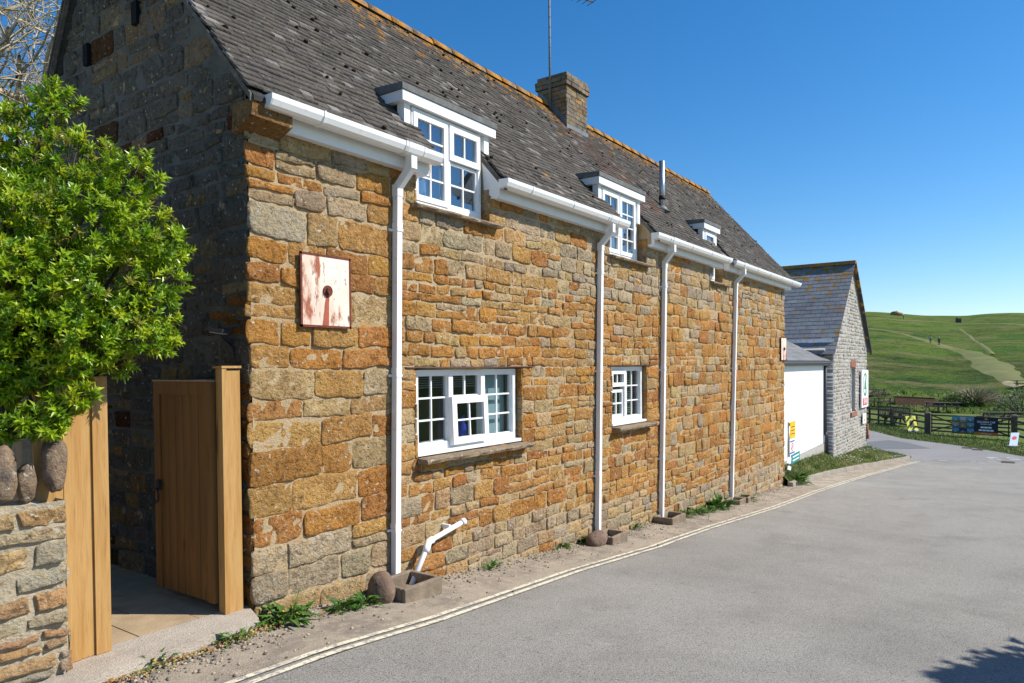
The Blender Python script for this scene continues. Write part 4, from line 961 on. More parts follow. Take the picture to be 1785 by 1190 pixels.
# ------------------------------------------------------------------ white lean-to
LT = thing('lean_to', 'white rendered lean-to with shallow slate roof between the cottage and the grey gable', 'extension', (21.8, 5.3, -2.9))
b = B(); b.hexa([(18.9, 5.15, -2.64), (24.845, 5.15, -2.54), (24.845, 5.4, -2.54), (18.9, 5.4, -2.64), (18.9, 5.15, .02), (24.845, 5.15, .02), (24.845, 5.4, .02), (18.9, 5.4, .02)]); b.build('wall', M_render, LT)
b = B(); b.hexa([(18.9, 5.125, -3.4), (24.845, 5.125, -3.4), (24.845, 5.4, -3.4), (18.9, 5.4, -3.4), (18.9, 5.125, -2.655), (24.845, 5.125, -2.555), (24.845, 5.4, -2.56), (18.9, 5.4, -2.66)]); b.build('plinth', M_greymo, LT)
b = B(); ro = lambda y: .08 + (y - 4.98) * .50
for r in range(9):
    x = 18.6
    while x < 24.95:
        W_ = .34; y = 4.98 + r * .23; b.hexa([(x, y, ro(y) + .012), (x + W_ - .01, y, ro(y) + .012), (x + W_ - .01, y + .28, ro(y + .28)), (x, y + .28, ro(y + .28)), (x, y, ro(y) + .026), (x + W_ - .01, y, ro(y) + .026), (x + W_ - .01, y + .28, ro(y + .28) + .012), (x, y + .28, ro(y + .28) + .012)], jit((.20, .20, .205), .15)); x += W_
b.build('roof', M_slate, LT)
b = B(); b.extr([(5.02, -.06), (5.15, -.06), (5.15, .10), (5.02, .09)], 18.9, 24.84); b.build('eaves_board', flat('grey eaves board', (.28, .29, .29)), LT)
b = B(); b.extr([(4.93, .07), (4.935, .02), (4.97, -.005), (5.015, .02), (5.018, .07)], 18.8, 25.15); b.build('gutter', flat('dark grey gutter', (.10, .10, .11)), LT)
b = B(); b.tube([(24.62, 5.10, -.03), (24.62, 5.10, -2.2)], .045, 8); b.tube([(24.62, 5.10, -2.2), (24.66, 5.06, -2.35), (24.66, 5.06, -2.95)], .055, 8); b.build('downpipe', flat('dark downpipe', (.05, .055, .07)), LT)
b = B(); b.box(24.66, 24.70, 5.11, 5.148, -2.3, -.03); b.build('corner_bead', M_pvc2, LT)
# ------------------------------------------------------------------ grey stone gabled building
GB2 = thing('grey_stone_building', 'pale grey rubble building with steep slate roof and lichened ridge', 'building', (27.9, 10, -3.1))
gx0, gx1, gxm, gzr = 24.85, 30.92, 27.9, 3.56; gt = lambda x: (gzr - (abs(x - gxm)) * .945) - .06
O2 = [(27.72, 28.55, -1.74, -.14)]
mp2 = lambda u, v, d: (u, 4.9 - d, v)
GP2 = [(.36, .33, .285), (.40, .37, .325), (.31, .285, .245), (.42, .39, .345), (.34, .305, .255)]
b = B(); lay(b, gx0, gx1, -3.3, 3.5, mp2, lambda x, z: jit(random.choice(GP2), .14), O2, (.09, .15), (.18, .42), .5, .02, gap=.03, inside=lambda x, z: z < gt(x) - .12, rad=.03)
W2 = b.build('gable_wall', M_greyst, GB2)
b = B(); sheet(b, gx0, gx1, -3.5, 3.6, mp2, O2, .25, .006, inside=lambda x, z: z < gt(x) - .22)
for k in range(24):
    xa = gx0 + (gx1 - gx0) * k / 24; xb = gx0 + (gx1 - gx0) * (k + 1) / 24; b.poly([(xa, 4.898, gt(xa) - .6), (xb, 4.898, gt(xb) - .6), (xb, 4.898, gt(xb) + .03), (xa, 4.898, gt(xa) + .03)])
for q in (((27.72, -1.74), (27.72, -.14)), ((28.55, -.14), (28.55, -1.74)), ((27.72, -.14), (28.55, -.14)), ((28.55, -1.74), (27.72, -1.74))):
    (a, c), (d, e) = q; b.poly([(a, 4.9, c), (d, 4.9, e), (d, 5.06, e), (a, 5.06, c)])
b.build('mortar', M_greymo, W2)
b = B(); b.poly([(gx0, 4.9, -3.5), (gx0, 16, -3.5), (gx0, 16, .8), (gx0, 4.9, .8)]); b.poly([(gx1, 4.9, -3.6), (gx1, 16, -3.6), (gx1, 16, .8), (gx1, 4.9, .8)])
lay(b, 4.9, 9, -3.2, .7, lambda u, v, d: (gx0 - d, u, v), lambda x, z: jit(random.choice(GP2), .2), (), (.09, .17), (.18, .42), .5, .02, gap=.03)
b.build('side_wall', M_greyst, GB2)
b = B(); s2 = .945; L2 = 3.36; nr2 = Vector((-s2, 0, 1)).normalized(); dn2 = Vector((-1, 0, -s2)).normalized(); N = int(L2 * sqrt(1 + s2 * s2) / .205)
for r in range(N + 1):
    p0 = Vector((gxm, 0, gzr)) + dn2 * (.205 * r); y = 4.78 - (.17 if r % 2 else 0)
    while y < 14:
        W_ = .36; a, c = max(y, 4.78), y + W_ - .008; y += W_
        if c - a < .05: continue
        A = p0; Z = p0 + dn2 * .24 + nr2 * .009; th = nr2 * .006
        b.hexa([tuple(q + Vector((0, yy, 0))) for q, yy in ((Z, a), (Z, c), (A, c), (A, a), (Z + th, a), (Z + th, c), (A + th, c), (A + th, a))], jit(random.choice([(.225, .228, .232), (.245, .245, .25), (.21, .212, .218), (.255, .254, .256)]), .12))
b.poly([(gxm, 4.8, gzr), (gxm, 16, gzr), (gx1 + .3, 16, gzr - 3.32 * s2), (gx1 + .3, 4.8, gzr - 3.32 * s2)], (.12, .13, .14))
b.bar((gxm, 4.79, gzr - .01), (gx1 + .36, 4.79, gzr - 3.38 * s2 - .01), .06, .09, (.04, .04, .045), up=(0, 1, 0))
def slate_lichen(m):
    n = m.node_tree; L = n.links.new; b_ = n.nodes['Principled BSDF']; src = b_.inputs['Base Color'].links[0].from_socket
    tc = n.nodes.new('ShaderNodeTexCoord'); sx = n.nodes.new('ShaderNodeSeparateXYZ'); L(tc.outputs['Object'], sx.inputs[0])
    g = n.nodes.new('ShaderNodeMapRange'); g.inputs[1].default_value = 1.5; g.inputs[2].default_value = 3.56; g.inputs[4].default_value = .15; L(sx.outputs[2], g.inputs[0])
    g2 = n.nodes.new('ShaderNodeMapRange'); g2.inputs[1].default_value = 7.5; g2.inputs[2].default_value = 4.8; g2.inputs[4].default_value = .05; L(sx.outputs[1], g2.inputs[0])
    t = n.nodes.new('ShaderNodeTexNoise'); t.inputs['Scale'].default_value = 4; t.inputs['Detail'].default_value = 6; L(tc.outputs['Object'], t.inputs[0])
    a = n.nodes.new('ShaderNodeMath'); L(g.outputs[0], a.inputs[0]); L(t.outputs['Fac'], a.inputs[1]); a2 = n.nodes.new('ShaderNodeMath'); L(a.outputs[0], a2.inputs[0]); L(g2.outputs[0], a2.inputs[1])
    r = n.nodes.new('ShaderNodeMapRange'); r.inputs[1].default_value = .67; r.inputs[2].default_value = .72; L(a2.outputs[0], r.inputs[0])
    x = n.nodes.new('ShaderNodeMix'); x.data_type = 'RGBA'; L(r.outputs[0], x.inputs[0]); L(src, x.inputs[6]); x.inputs[7].default_value = (.34, .17, .02, 1); L(x.outputs[2], b_.inputs['Base Color'])
M_slate2 = mat('lichened slate', (.15, .17, .2), .55, .4, attr=True, bump=(14, 5, .01), layers=[(3, 5, .4, .7, ('mul', .75))]); slate_lichen(M_slate2)
RF = b.build('roof', M_slate2, GB2)
b = B(); b.bar((gxm, 4.76, gzr + .03), (gxm, 14, gzr + .03), .26, .12); b.build('ridge_tiles', M_ridge, RF)
b = B(); b.tube([(24.55, 5.1, .44), (24.55, 14, .44)], .05, 8); b.build('gutter', flat('pale grey gutter', (.42, .42, .40)), GB2)
b = B(); b.tube([(24.75, 5.55, .40), (24.75, 5.55, -.2)], .04, 8); b.build('downpipe', MATS['dark downpipe'], GB2)
b = B(); ring(b, 27.74, 28.53, -1.72, -.16, 5.0, 5.05, .07); bars(b, 27.81, 28.46, -1.65, -.23, 5.025, 2, 4, .04); WN = b.build('window', M_pvc, GB2)
b = B(); b.box(27.8, 28.47, 5.035, 5.04, -1.66, -.22); b.build('pane', flat('dark shop glass', (.05, .06, .07), .1), WN)
b = B(); b.box(27.62, 28.66, 4.84, 5.0, -1.88, -1.745); b.build('sill', M_brick, WN)
b = B()
for k in range(8): x = 27.66 + k * .118; b.box(x, x + .108, 4.87, 4.98, -.135, .11 + .02 * sin(k / 7 * pi))
b.build('lintel', M_brick, WN)
b = B()
for k in range(3): b.box(30.80, 31.02, 4.80 + .02 * k, 5.0, -2.95 + k * .2, -2.77 + k * .2)
b.build('brick_buttress', M_brick, GB2)
# ------------------------------------------------------------------ signs
def text(body, size, m, parent, loc, rot, name='lettering', align='CENTER', sx=1):
    cu = bpy.data.curves.new(name, 'FONT'); cu.body = body; cu.size = size; cu.align_x = align; cu.align_y = 'CENTER'; cu.extrude = .001; cu.offset = size * .012
    t = bpy.data.objects.new(name, cu); COL.objects.link(t); dg = bpy.context.evaluated_depsgraph_get(); me = bpy.data.meshes.new_from_object(t.evaluated_get(dg))
    bpy.data.objects.remove(t); bpy.data.curves.remove(cu); me.materials.clear(); me.materials.append(m)
    o = bpy.data.objects.new(name, me); COL.objects.link(o)
    o.parent = parent; o.location = Vector(loc) - gpos(parent) if not rot else Vector(loc); o.rotation_euler = (R(90), 0, 0); o.scale = (sx, 1, 1); return o
def disc(b, x, y, z, rx, rz, r2=0, n=32, col=None):
    for k in range(n):
        a, c = 2 * pi * k / n, 2 * pi * (k + 1) / n
        P = [(x + rx * cos(a), y, z + rz * sin(a)), (x + rx * cos(c), y, z + rz * sin(c))]
        P += [(x + r2 * rx * cos(c), y, z + r2 * rz * sin(c)), (x + r2 * rx * cos(a), y, z + r2 * rz * sin(a))] if r2 else [(x, y, z)]
        b.poly(P, col)
M_grn = flat('sign green', (.01, .22, .10)); M_red = flat('sign red', (.62, .02, .05)); M_wht = flat('sign white', (.82, .82, .82))
SG = thing('shop_sign', 'white square shop sign with green fir tree in a ring above red lettering', 'sign', (30.0, 4.8, -.95))
b = B(); b.box(29.30, 30.70, 4.80, 4.845, -1.66, -.26); b.build('board', M_wht, SG)
b = B(); disc(b, 30.0, 4.796, -.80, .44, .44, .84); fx_ = 30.0
b.poly([(fx_ - .20, 4.795, -.98), (fx_ + .20, 4.795, -.98), (fx_, 4.795, -.46)]); b.poly([(fx_ - .15, 4.794, -.80), (fx_ + .15, 4.794, -.80), (fx_, 4.794, -.42)])
b.poly([(fx_ - .035, 4.793, -1.2), (fx_ + .035, 4.793, -1.2), (fx_ + .035, 4.793, -.97), (fx_ - .035, 4.793, -.97)]); b.poly([(fx_ - .30, 4.7945, -1.06), (fx_ - .02, 4.7945, -1.2), (fx_ + .02, 4.7945, -1.2), (fx_ + .30, 4.7945, -1.06), (fx_ + .3, 4.7945, -1.12), (fx_, 4.7945, -1.235), (fx_ - .3, 4.7945, -1.12)])
b.build('tree_emblem', M_grn, SG)
b = B(); b.box(29.50, 30.50, 4.793, 4.799, -1.58, -1.31); b.build('red_band', M_red, SG)
text('SPAR', .30, M_wht, SG, (30.0, 4.790, -1.445), 0, 'lettering', sx=1.15)
NT = thing('wall_notice', 'small white notice fixed to the grey gable below the shop sign', 'notice', (30.0, 4.8, -2.08))
b = B(); b.box(29.66, 30.36, 4.82, 4.84, -2.28, -1.9); b.build('board', M_wht, NT)
b = B(); b.box(29.92, 30.1, 4.814, 4.819, -2.2, -2.1); b.build('orange_mark', flat('orange', (.8, .25, .02)), NT)
b = B()
for k in range(4): b.box(29.74, 30.28, 4.815, 4.819, -1.96 - k * .03, -1.95 - k * .03)
b.build('print_lines', flat('grey print', (.4, .45, .55)), NT)
zb = -2.98; sx_, sy_ = 19.20, 4.862
SP = thing('sign_post', 'grey steel post with yellow, white and teal signs on the bank by the white wall', 'sign post', (sx_, sy_, zb))
b = B(); b.tube([(sx_, sy_, zb - .1), (sx_, sy_, -1.50)], .035, 10); b.build('post', M_steel, SP)
def sp(nm, x0, x1, z0, z1, m, y=None):
    b = B(); y = y or sy_ - .045; b.box(x0, x1, y - .006, y, z0, z1); return b.build(nm, m, SP)
pn = sp('yellow_plate', sx_ - .06, sx_ + .47, -1.93, -1.49, flat('sign yellow', (.85, .46, .01)))
b = B()
for k in range(3): b.box(sx_ + .03, sx_ + .38, sy_ - .055, sy_ - .0515, -1.64 - k * .09, -1.62 - k * .09)
b.build('print_lines', flat('black print', (.03, .03, .03)), pn)
pn = sp('white_plate', sx_ - .10, sx_ + .40, -2.33, -1.97, M_wht)
b = B(); b.box(sx_ - .08, sx_ + .38, sy_ - .056, sy_ - .052, -2.02, -1.985); b.box(sx_ - .08, sx_ + .38, sy_ - .056, sy_ - .052, -2.32, -2.28); b.build('blue_bar', flat('sign blue', (.02, .14, .35)), pn)
b = B(); disc(b, sx_ + .15, sy_ - .055, -2.15, .11, .11, .78, 24); b.bar((sx_ + .08, sy_ - .0555, -2.22), (sx_ + .22, sy_ - .0555, -2.08), .004, .03); b.build('red_ring', M_red, pn)
b = B(); M_teal = flat('sign teal', (.01, .24, .24)); o = Vector((sx_ + .06, sy_ - .05, -2.60)); d = Vector((.62, -.06, .06))
b.hexa([tuple(q) for q in (o, o + d, o + d + Vector((0, .01, 0)), o + Vector((0, .01, 0)), o + Vector((0, 0, .24)), o + d + Vector((0, 0, .24)), o + d + Vector((0, .01, .24)), o + Vector((0, .01, .24)))]); pn = b.build('teal_finger', M_teal, SP)
b = B()
for k in range(2): b.bar(o + d * .12 + Vector((0, -.008, .08 + .09 * k)), o + d * .85 + Vector((0, -.008, .08 + .09 * k)), .004, .035)
b.build('print_lines', M_wht, pn)
b = B(); b.bar((sx_ + .02, sy_ - .05, -2.50), (sx_ - .16, sy_ + .0, -2.46), .012, .16); b.bar((sx_ + .02, sy_ - .05, -2.70), (sx_ - .12, sy_ - .0, -2.66), .01, .10); b.build('small_plate', M_wht, SP)
# ------------------------------------------------------------------ field fence, gate, banner
PF = [G(1470, 730), G(1516, 736.5), G(1554, 741)]; PA, PZ = G(1617, 755), G(1768, 766); PR = G(1822, 778)
FN = thing('post_and_rail_fence', 'weathered dark three-rail fence left of the field gate', 'fence', PF[2])
for p in PF: b = B(); b.box(p.x - .07, p.x + .07, p.y - .07, p.y + .07, p.z - .2, p.z + 1.12); b.build('post', M_oldw, FN)
L_ = PF + [PA]
for p, q in zip(L_, L_[1:]):
    for h in (.25, .62, .98): b = B(); b.bar(p + Vector((-.08, 0, h)), q + Vector((-.08, 0, h)), .04, .11); b.build('rail', M_oldw, FN)
FN2 = thing('post_and_rail_fence', 'short run of dark rails to the right of the field gate', 'fence', PR)
b = B(); b.box(PR.x - .07, PR.x + .07, PR.y - .07, PR.y + .07, PR.z - .2, PR.z + 1.1); b.build('post', M_oldw, FN2)
for h in (.25, .62, .98): b = B(); b.bar(PZ + Vector((-.08, 0, h)), PR + Vector((-.08, 0, h - .05)), .04, .11); b.build('rail', M_oldw, FN2)
for p, w_, h, lab in ((PA, .30, 1.22, 'broad weathered left-hand post of the field gate'), (PZ, .28, 1.28, 'broad weathered right-hand post of the field gate')):
    t = thing('gate_post', lab, 'post', p, 'field gate posts'); b = B(); b.box(p.x - w_ / 2, p.x + w_ / 2, p.y - w_ / 2, p.y + w_ / 2, p.z - .2, p.z + h - .04); b.build('post', M_oldw2 if 0 else M_oldw, t)
    b = B(); b.hexa([(p.x - w_ / 2, p.y - w_ / 2, p.z + h - .04), (p.x + w_ / 2, p.y - w_ / 2, p.z + h - .04), (p.x + w_ / 2, p.y + w_ / 2, p.z + h - .04), (p.x - w_ / 2, p.y + w_ / 2, p.z + h - .04), (p.x - w_ / 3, p.y - w_ / 3, p.z + h + .03), (p.x + w_ / 3, p.y - w_ / 3, p.z + h + .03), (p.x + w_ / 3, p.y + w_ / 3, p.z + h + .03), (p.x - w_ / 3, p.y + w_ / 3, p.z + h + .03)]); b.build('weathered_top', M_oldw2, t)
FGt = thing('field_gate', 'dark timber five-bar field gate with crossed braces and a banner', 'gate', PA.lerp(PZ, .5))
A_ = PA + (PZ - PA).normalized() * .2; Z_ = PZ - (PZ - PA).normalized() * .2; gd = (Z_ - A_); up = lambda h: Vector((0, 0, h))
for h in (.18, .38, .60, .82, 1.08): b = B(); b.bar(A_ + up(h), Z_ + up(h), .04, .085); b.build('bar', M_oldw, FGt)
for p, q in ((0, .12), (.965, 1)): b = B(); b.bar(A_ + gd * ((p + q) / 2 if p else .01) + up(.1), A_ + gd * ((p + q) / 2 if p else .01) + up(1.15), .06, .06, up=(0, 1, 0)); b.build('stile', M_oldw, FGt)
off = Vector((-.045, 0, 0))
for p, hp, q, hq in ((.02, 1.05, .36, .60), (.02, .2, .36, .62), (.98, 1.05, .64, .60), (.98, .2, .64, .62)): b = B(); b.bar(A_ + gd * p + up(hp) + off, A_ + gd * q + up(hq) + off, .03, .07); b.build('brace', M_oldw, FGt)
# banner: local frame u along gate (towards the right post), v up
bu = gd.normalized(); bo = A_ + gd * .285 + Vector((-.10, 0, .12)); bl = gd.length * .575; bh = .98
BN = thing('banner', 'holiday park banner with photo tiles and a dark panel tied to the field gate', 'banner', bo)
def bq(b, u0, u1, v0, v1, lift=0, col=None): o = Vector((-lift, 0, 0)); b.poly([bo + bu * u0 + up(v0) + o, bo + bu * u1 + up(v0) + o, bo + bu * u1 + up(v1) + o, bo + bu * u0 + up(v1) + o], col)
b = B(); bb = [bo, bo + bu * bl, bo + bu * bl + up(bh), bo + up(bh)]; th = Vector((.012, 0, 0)); b.hexa([tuple(q) for q in (bb[0], bb[1], bb[1] + th, bb[0] + th, bb[3], bb[2], bb[2] + th, bb[3] + th)]); b.build('sheet', flat('banner navy', (.012, .016, .04)), BN)
b = B(); half = bl * .495
TC = [((.10, .30, .55), (.10, .25, .06)), ((.45, .5, .55), (.30, .25, .22)), ((.15, .35, .6), (.08, .16, .06)), ((.40, .30, .22), (.10, .16, .25)), ((.30, .16, .08), (.15, .25, .05)), ((.12, .3, .5), (.08, .14, .04)), ((.12, .28, .5), (.06, .12, .06)), ((.02, .03, .15), (.35, .12, .02)), ((.14, .3, .55), (.10, .2, .05))]
for k, (c1, c2) in enumerate(TC):
    i, j = k % 3, 2 - k // 3; u0, u1, v0, v1 = half * i / 3 + .01, half * (i + 1) / 3 - .01, bh * j / 3 + .012, bh * (j + 1) / 3 - .012
    bq(b, u0, u1, v0 + (v1 - v0) * .45, v1, .004, c1); bq(b, u0, u1, v0, v0 + (v1 - v0) * .45, .004, c2); bq(b, u0 + (u1 - u0) * .3, u0 + (u1 - u0) * .65, v0 + (v1 - v0) * .3, v0 + (v1 - v0) * .55, .006, mixc(c1, (.6, .55, .5), .6))
b.build('photo_tiles', mat('printed photo tiles', (.3, .3, .3), .5, .3, attr=True, layers=[(14, 5, .4, .65, ('mul', .6))]), BN)
b = B(); bq(b, half, bl, 0, .17, .005); b.build('orange_strip', flat('banner orange', (.62, .16, .02)), BN)
b = B()
for (cu, cv) in ((.5, .44), (.66, .44), (.82, .44), (.42, .28), (.58, .28), (.74, .28), (.90, .28)):
    cu = half + (bl - half) * (cu - .16); cv_ = cv * bh; w_ = .11
    P = [bo + bu * (cu + w_ * cos(t * pi / 6)) + up(cv_ + .05 * sin(t * pi / 6)) + Vector((-.006, 0, 0)) for t in range(12)]; b.poly(P)
b.build('icon_badges', M_wht, BN)
yaw = math.atan2(bu.y, bu.x)
def btxt(body, size, u, v, m):
    cu = bpy.data.curves.new('lettering', 'FONT'); cu.body = body; cu.size = size; cu.align_x = 'CENTER'; cu.align_y = 'CENTER'; cu.offset = size * .01
    t = bpy.data.objects.new('lettering', cu); COL.objects.link(t); me = bpy.data.meshes.new_from_object(t.evaluated_get(bpy.context.evaluated_depsgraph_get())); bpy.data.objects.remove(t); bpy.data.curves.remove(cu)
    me.materials.clear(); me.materials.append(m); o = bpy.data.objects.new('lettering', me); COL.objects.link(o); o.parent = BN
    o.location = bu * u + up(v) + Vector((-.012, 0, 0)); o.rotation_euler = (R(90), 0, yaw)
uc = half + (bl - half) / 2
btxt('GOLDEN CAP', .15, uc, .72, M_wht); btxt('HOLIDAY PARK', .085, uc, .60, M_wht); btxt('www.wdlh.co.uk', .085, uc, .085, M_wht)
b = B(); bq(b, uc - .10, uc + .10, .86, .885, .006); bq(b, uc - .05, uc + .05, .885, .92, .006); b.build('crest', flat('banner gold', (.75, .35, .02)), BN)
# yellow board and leaning sign
def board(px, py, w_, h, lean, m, name, label, cat, side=0.0):
    p = G(px, py); t = thing(name, label, cat, p); d = Vector((.62, -.78, 0)); n_ = Vector((.78, .62, 0)) * lean; tl = d * side; b = B()
    q = [p - d * w_ / 2, p + d * w_ / 2, p + d * w_ / 2 + n_ + tl + up(h), p - d * w_ / 2 + n_ + tl + up(h)]; th = Vector((.03, 0, 0))
    b.hexa([tuple(x) for x in (q[0], q[1], q[1] + th, q[0] + th, q[3], q[2], q[2] + th, q[3] + th)]); b.build('board', m, t); return t, q
t, q = board(1592, 751, .62, .86, .5, flat('yellow board', (.72, .68, .05)), 'advertising_board', 'yellow leaning board with a dark figure on the grass left of the gate', 'advertising board', .12)
def on(q, u, v, l=.01): return q[0].lerp(q[1], u).lerp(q[3].lerp(q[2], u), v) + Vector((-l, 0, 0))
b = B()
for cu, cv, r in ((.5, .62, .15), (.58, .45, .14), (.42, .38, .13), (.6, .3, .1), (.4, .55, .1), (.36, .25, .07)): b.poly([on(q, cu + r * 1.3 * cos(k * pi / 5), cv + r * .8 * sin(k * pi / 5) * ru(.8, 1.2)) for k in range(10)])
b.build('dark_figure', flat('dark print', (.05, .06, .05)), t)
b = B(); b.poly([on(q, .2, .84), on(q, .85, .84), on(q, .85, .92), on(q, .2, .92)]); b.build('print_band', flat('grey green print', (.3, .32, .12)), t)
b = B(); b.hexa([tuple(x) for x in (q[0] + Vector((-.25, 0, 0)), q[1] + Vector((-.25, 0, 0)), q[1] + Vector((.3, 0, 0)), q[0] + Vector((.3, 0, 0)), q[0] + Vector((-.2, 0, .07)), q[1] + Vector((-.2, 0, .07)), q[1] + Vector((.25, 0, .07)), q[0] + Vector((.25, 0, .07)))]); b.build('base', flat('pale base', (.5, .52, .5)), t)
t, q = board(1766, 778, .42, .62, .4, flat('pale blue board', (.50, .62, .74)), 'advertising_board', 'pale blue board with a red spot tilted over beside the right gate post', 'advertising board', .42)
b = B(); b.poly([on(q, .5 + .3 * cos(k * pi / 6), .62 + .13 * sin(k * pi / 6)) for k in range(12)]); b.build('red_spot', M_red, t)
b = B(); b.bar(q[0] + Vector((-.1, 0, .03)), q[1] + Vector((-.1, 0, .03)), .3, .06); b.build('base', flat('pale base', (.5, .52, .5)), t)
# ------------------------------------------------------------------ picnic tables and bench
def picnic():
    t = thing('picnic_table', 'x', 'picnic table', (0, 0, 0), 'picnic tables on the field'); b = B()
    for k in range(5): b.box(-.9, .9, -.35 + .142 * k, -.35 + .142 * k + .13, .72, .76)
    b.build('table_top', M_oldw, t)
    for s_ in (-1, 1): b = B(); b.box(-.9, .9, s_ * .72 - .14, s_ * .72 - .01, .42, .46); b.box(-.9, .9, s_ * .72 + .01, s_ * .72 + .14, .42, .46); b.build('seat', M_oldw, t)
    for x in (-.62, .62):
        b = B(); b.bar((x, -.28, .72), (x, -.72, 0), .045, .1); b.bar((x, .28, .72), (x, .72, 0), .045, .1); b.bar((x + .05, -.85, .38), (x + .05, .85, .38), .04, .09); b.bar((x + .05, -.33, .69), (x + .05, .33, .69), .04, .06); b.build('leg_frame', M_oldw, t)
    return t
proto = picnic(); first = True
for px, py, a, s_, lab in ((1519, 708, 1.9, 1, 'picnic table beside the sign gable, leftmost in the back row'), (1538, 708, 1.75, 1, 'second picnic table in the back row beyond the bench'), (1568, 738, .6, 1, 'picnic table close behind the fence, right of the slatted bench'), (1632, 717, 1.85, 1, 'left one of the two joined tables behind the field gate'), (1652, 718, 1.7, 1, 'right one of the two joined tables behind the field gate'), (1737, 738, 2.0, 1, 'picnic table half hidden behind the banner, on its own'), (1783, 738, 1.8, 1, 'picnic table cut by the right edge beside the hedge'), (1786, 676, 1.7, 1, 'far picnic table at the end of the sandy hill track')):
    t = proto if first else copy_tree(proto); first = False; p = G(px, py); t.location = p; t.rotation_euler = (0, 0, a); t['label'] = lab
p = G(1532, 741); BE = thing('slatted_bench', 'long slatted wooden bench seen from behind the fence', 'bench', p); d = (PF[2] - PF[1]).normalized(); d.z = 0; nn = Vector((-d.y, d.x, 0))
if nn.x < 0: nn = -nn
p = p + nn * 1.2; p.z = gz(p.x); p0, p1 = p - d * 1.6, p + d * 1.35
for h in (.50, 1.16): b = B(); b.bar(p0 + up(h), p1 + up(h), .05, .09); b.build('back_rail', M_oldw, BE)
for k in range(19): b = B(); q = p0.lerp(p1, (k + .5) / 19); b.bar(q + up(.52), q + up(1.14), .03, .06, up=(d.x, d.y, 0)); b.build('slat', M_oldw, BE)
b = B(); b.bar(p0 + nn * .28 + up(.46), p1 + nn * .28 + up(.46), .5, .05); b.build('seat', M_oldw, BE)
for k in (0, .5, 1): b = B(); q = p0.lerp(p1, k); b.bar(q + up(-.05), q + up(1.2), .08, .08, up=(d.x, d.y, 0)); b.bar(q + nn * .5 + up(-.05), q + nn * .5 + up(.7), .08, .08, up=(d.x, d.y, 0)); b.build('leg', M_oldw, BE)
# low shelter roof, marker post, ruin
p = G(1600, 706); sh = thing('sunken_shelter', 'low brown tiled roof of a shed sunk in the grass below the hill', 'shed', p); b = B(); d = Vector((.2, -1, 0)).normalized(); l_ = 1.75; n2 = Vector((1, .2, 0)).normalized()
b.hexa([tuple(q) for q in (p - d * l_ - n2 * .1 + up(.0), p + d * l_ - n2 * .1 + up(-.1), p + d * l_ + n2 * 2 + up(0), p - d * l_ + n2 * 2, p - d * l_ + n2 * .8 + up(.72), p + d * (l_ - .35) + n2 * .8 + up(.58), p + d * (l_ - .35) + n2 * 1.0 + up(.58), p - d * l_ + n2 * 1.0 + up(.72))]); b.build('roof', mat('brown shingles', (.07, .045, .03), .9, .1, bump=(9, 6, .05), layers=[(5, 5, .45, .7, (.15, .07, .03))]), sh)
b = B(); b.bar(p - d * l_ + n2 * .9 + up(.74), p + d * (l_ - .35) + n2 * .9 + up(.60), .3, .06); b.build('ridge', flat('rusty ridge', (.28, .13, .05)), sh)
p = G(1569, 702); b = B(); b.box(p.x - .06, p.x + .06, p.y - .06, p.y + .06, p.z - .1, p.z + .5); b.box(p.x - .08, p.x + .08, p.y - .08, p.y + .08, p.z + .5, p.z + .55); tag(b.build('marker_post', M_wht, origin=p), 'short white marker post left of the sunken shed', 'post')
p = G(1671, 562); b = B(); b.box(p.x - 1.0, p.x + 1.0, p.y - 1.1, p.y + 1.1, p.z - .5, p.z + 1.7); b.box(p.x - 1.1, p.x + .5, p.y + .2, p.y + .9, p.z + 1.7, p.z + 2.1); b.box(p.x - 1.25, p.x - 1.15, p.y - .5, p.y + .5, p.z + .8, p.z + 1.3, (.2, .2, .2)); tag(b.build('lookout_hut', M_brick if 0 else mat('grey brown hut', (.14, .12, .10), .9, .1, layers=[(2, 5, .4, .7, ('mul', .6))]), origin=p), 'small grey brown hut on the hill crest', 'hut')
p = G(1561, 549); b = B(); b.blob(p + up(.4), (2, 2.6, 1.9), 12, 8, .5, 2, 4); b.blob(p + Vector((0, -2.2, .1)), (1.5, 1.6, 1.1), 10, 6, .4, 2, 7); tag(b.build('bare_earth_scar', mat('orange earth', (.36, .20, .10), .95, .1), origin=p), 'small orange earth outcrop at the hill brow', 'outcrop')
# ------------------------------------------------------------------ bushes
def bush(px, py, r, n, cols, L_, label, twig=0):
    p = G(px, py); t = thing('bush', label, 'bush', p); b = B(); tw = B()
    for k in range(n):
        d = Vector((random.gauss(0, 1), random.gauss(0, 1), abs(random.gauss(0, .9)))).normalized(); q = Vector((d.x * r[0], d.y * r[1], d.z * r[2])) * (1 - abs(random.gauss(0, .2))) * (1 + .3 * noise.noise(d * 3 + p)) + p
        leaf(b, q, d + Vector((ru(-1, 1), ru(-1, 1), ru(-.4, 1))), Vector((0, 0, 1)), L_ * ru(.6, 1.2), L_ * ru(.4, .7), jit(random.choice(cols), .25), .15)
    b.build('foliage', M_weed, t)
    for k in range(24 + twig):
        d = Vector((random.gauss(0, 1), random.gauss(0, 1), abs(random.gauss(0, 1)) + .4)).normalized(); tw.tube([p, p + Vector((d.x * r[0], d.y * r[1], d.z * r[2])) * (1.12 if k > 24 else .9)], .02, 3, None, False)
    tw.build('stems', M_bark if twig else M_brown, t)
GC = [(.09, .17, .02), (.12, .20, .03), (.07, .13, .016), (.15, .21, .04)]
bush(1672, 706, (1.4, 1.8, 1.0), 800, GC, .22, 'round green bramble behind the joined tables'); bush(1700, 705, (1.8, 2.2, 1.35), 420, [(.13, .10, .08), (.09, .08, .05), (.08, .11, .03)], .2, 'brownish twiggy thicket at the slope foot', 260)
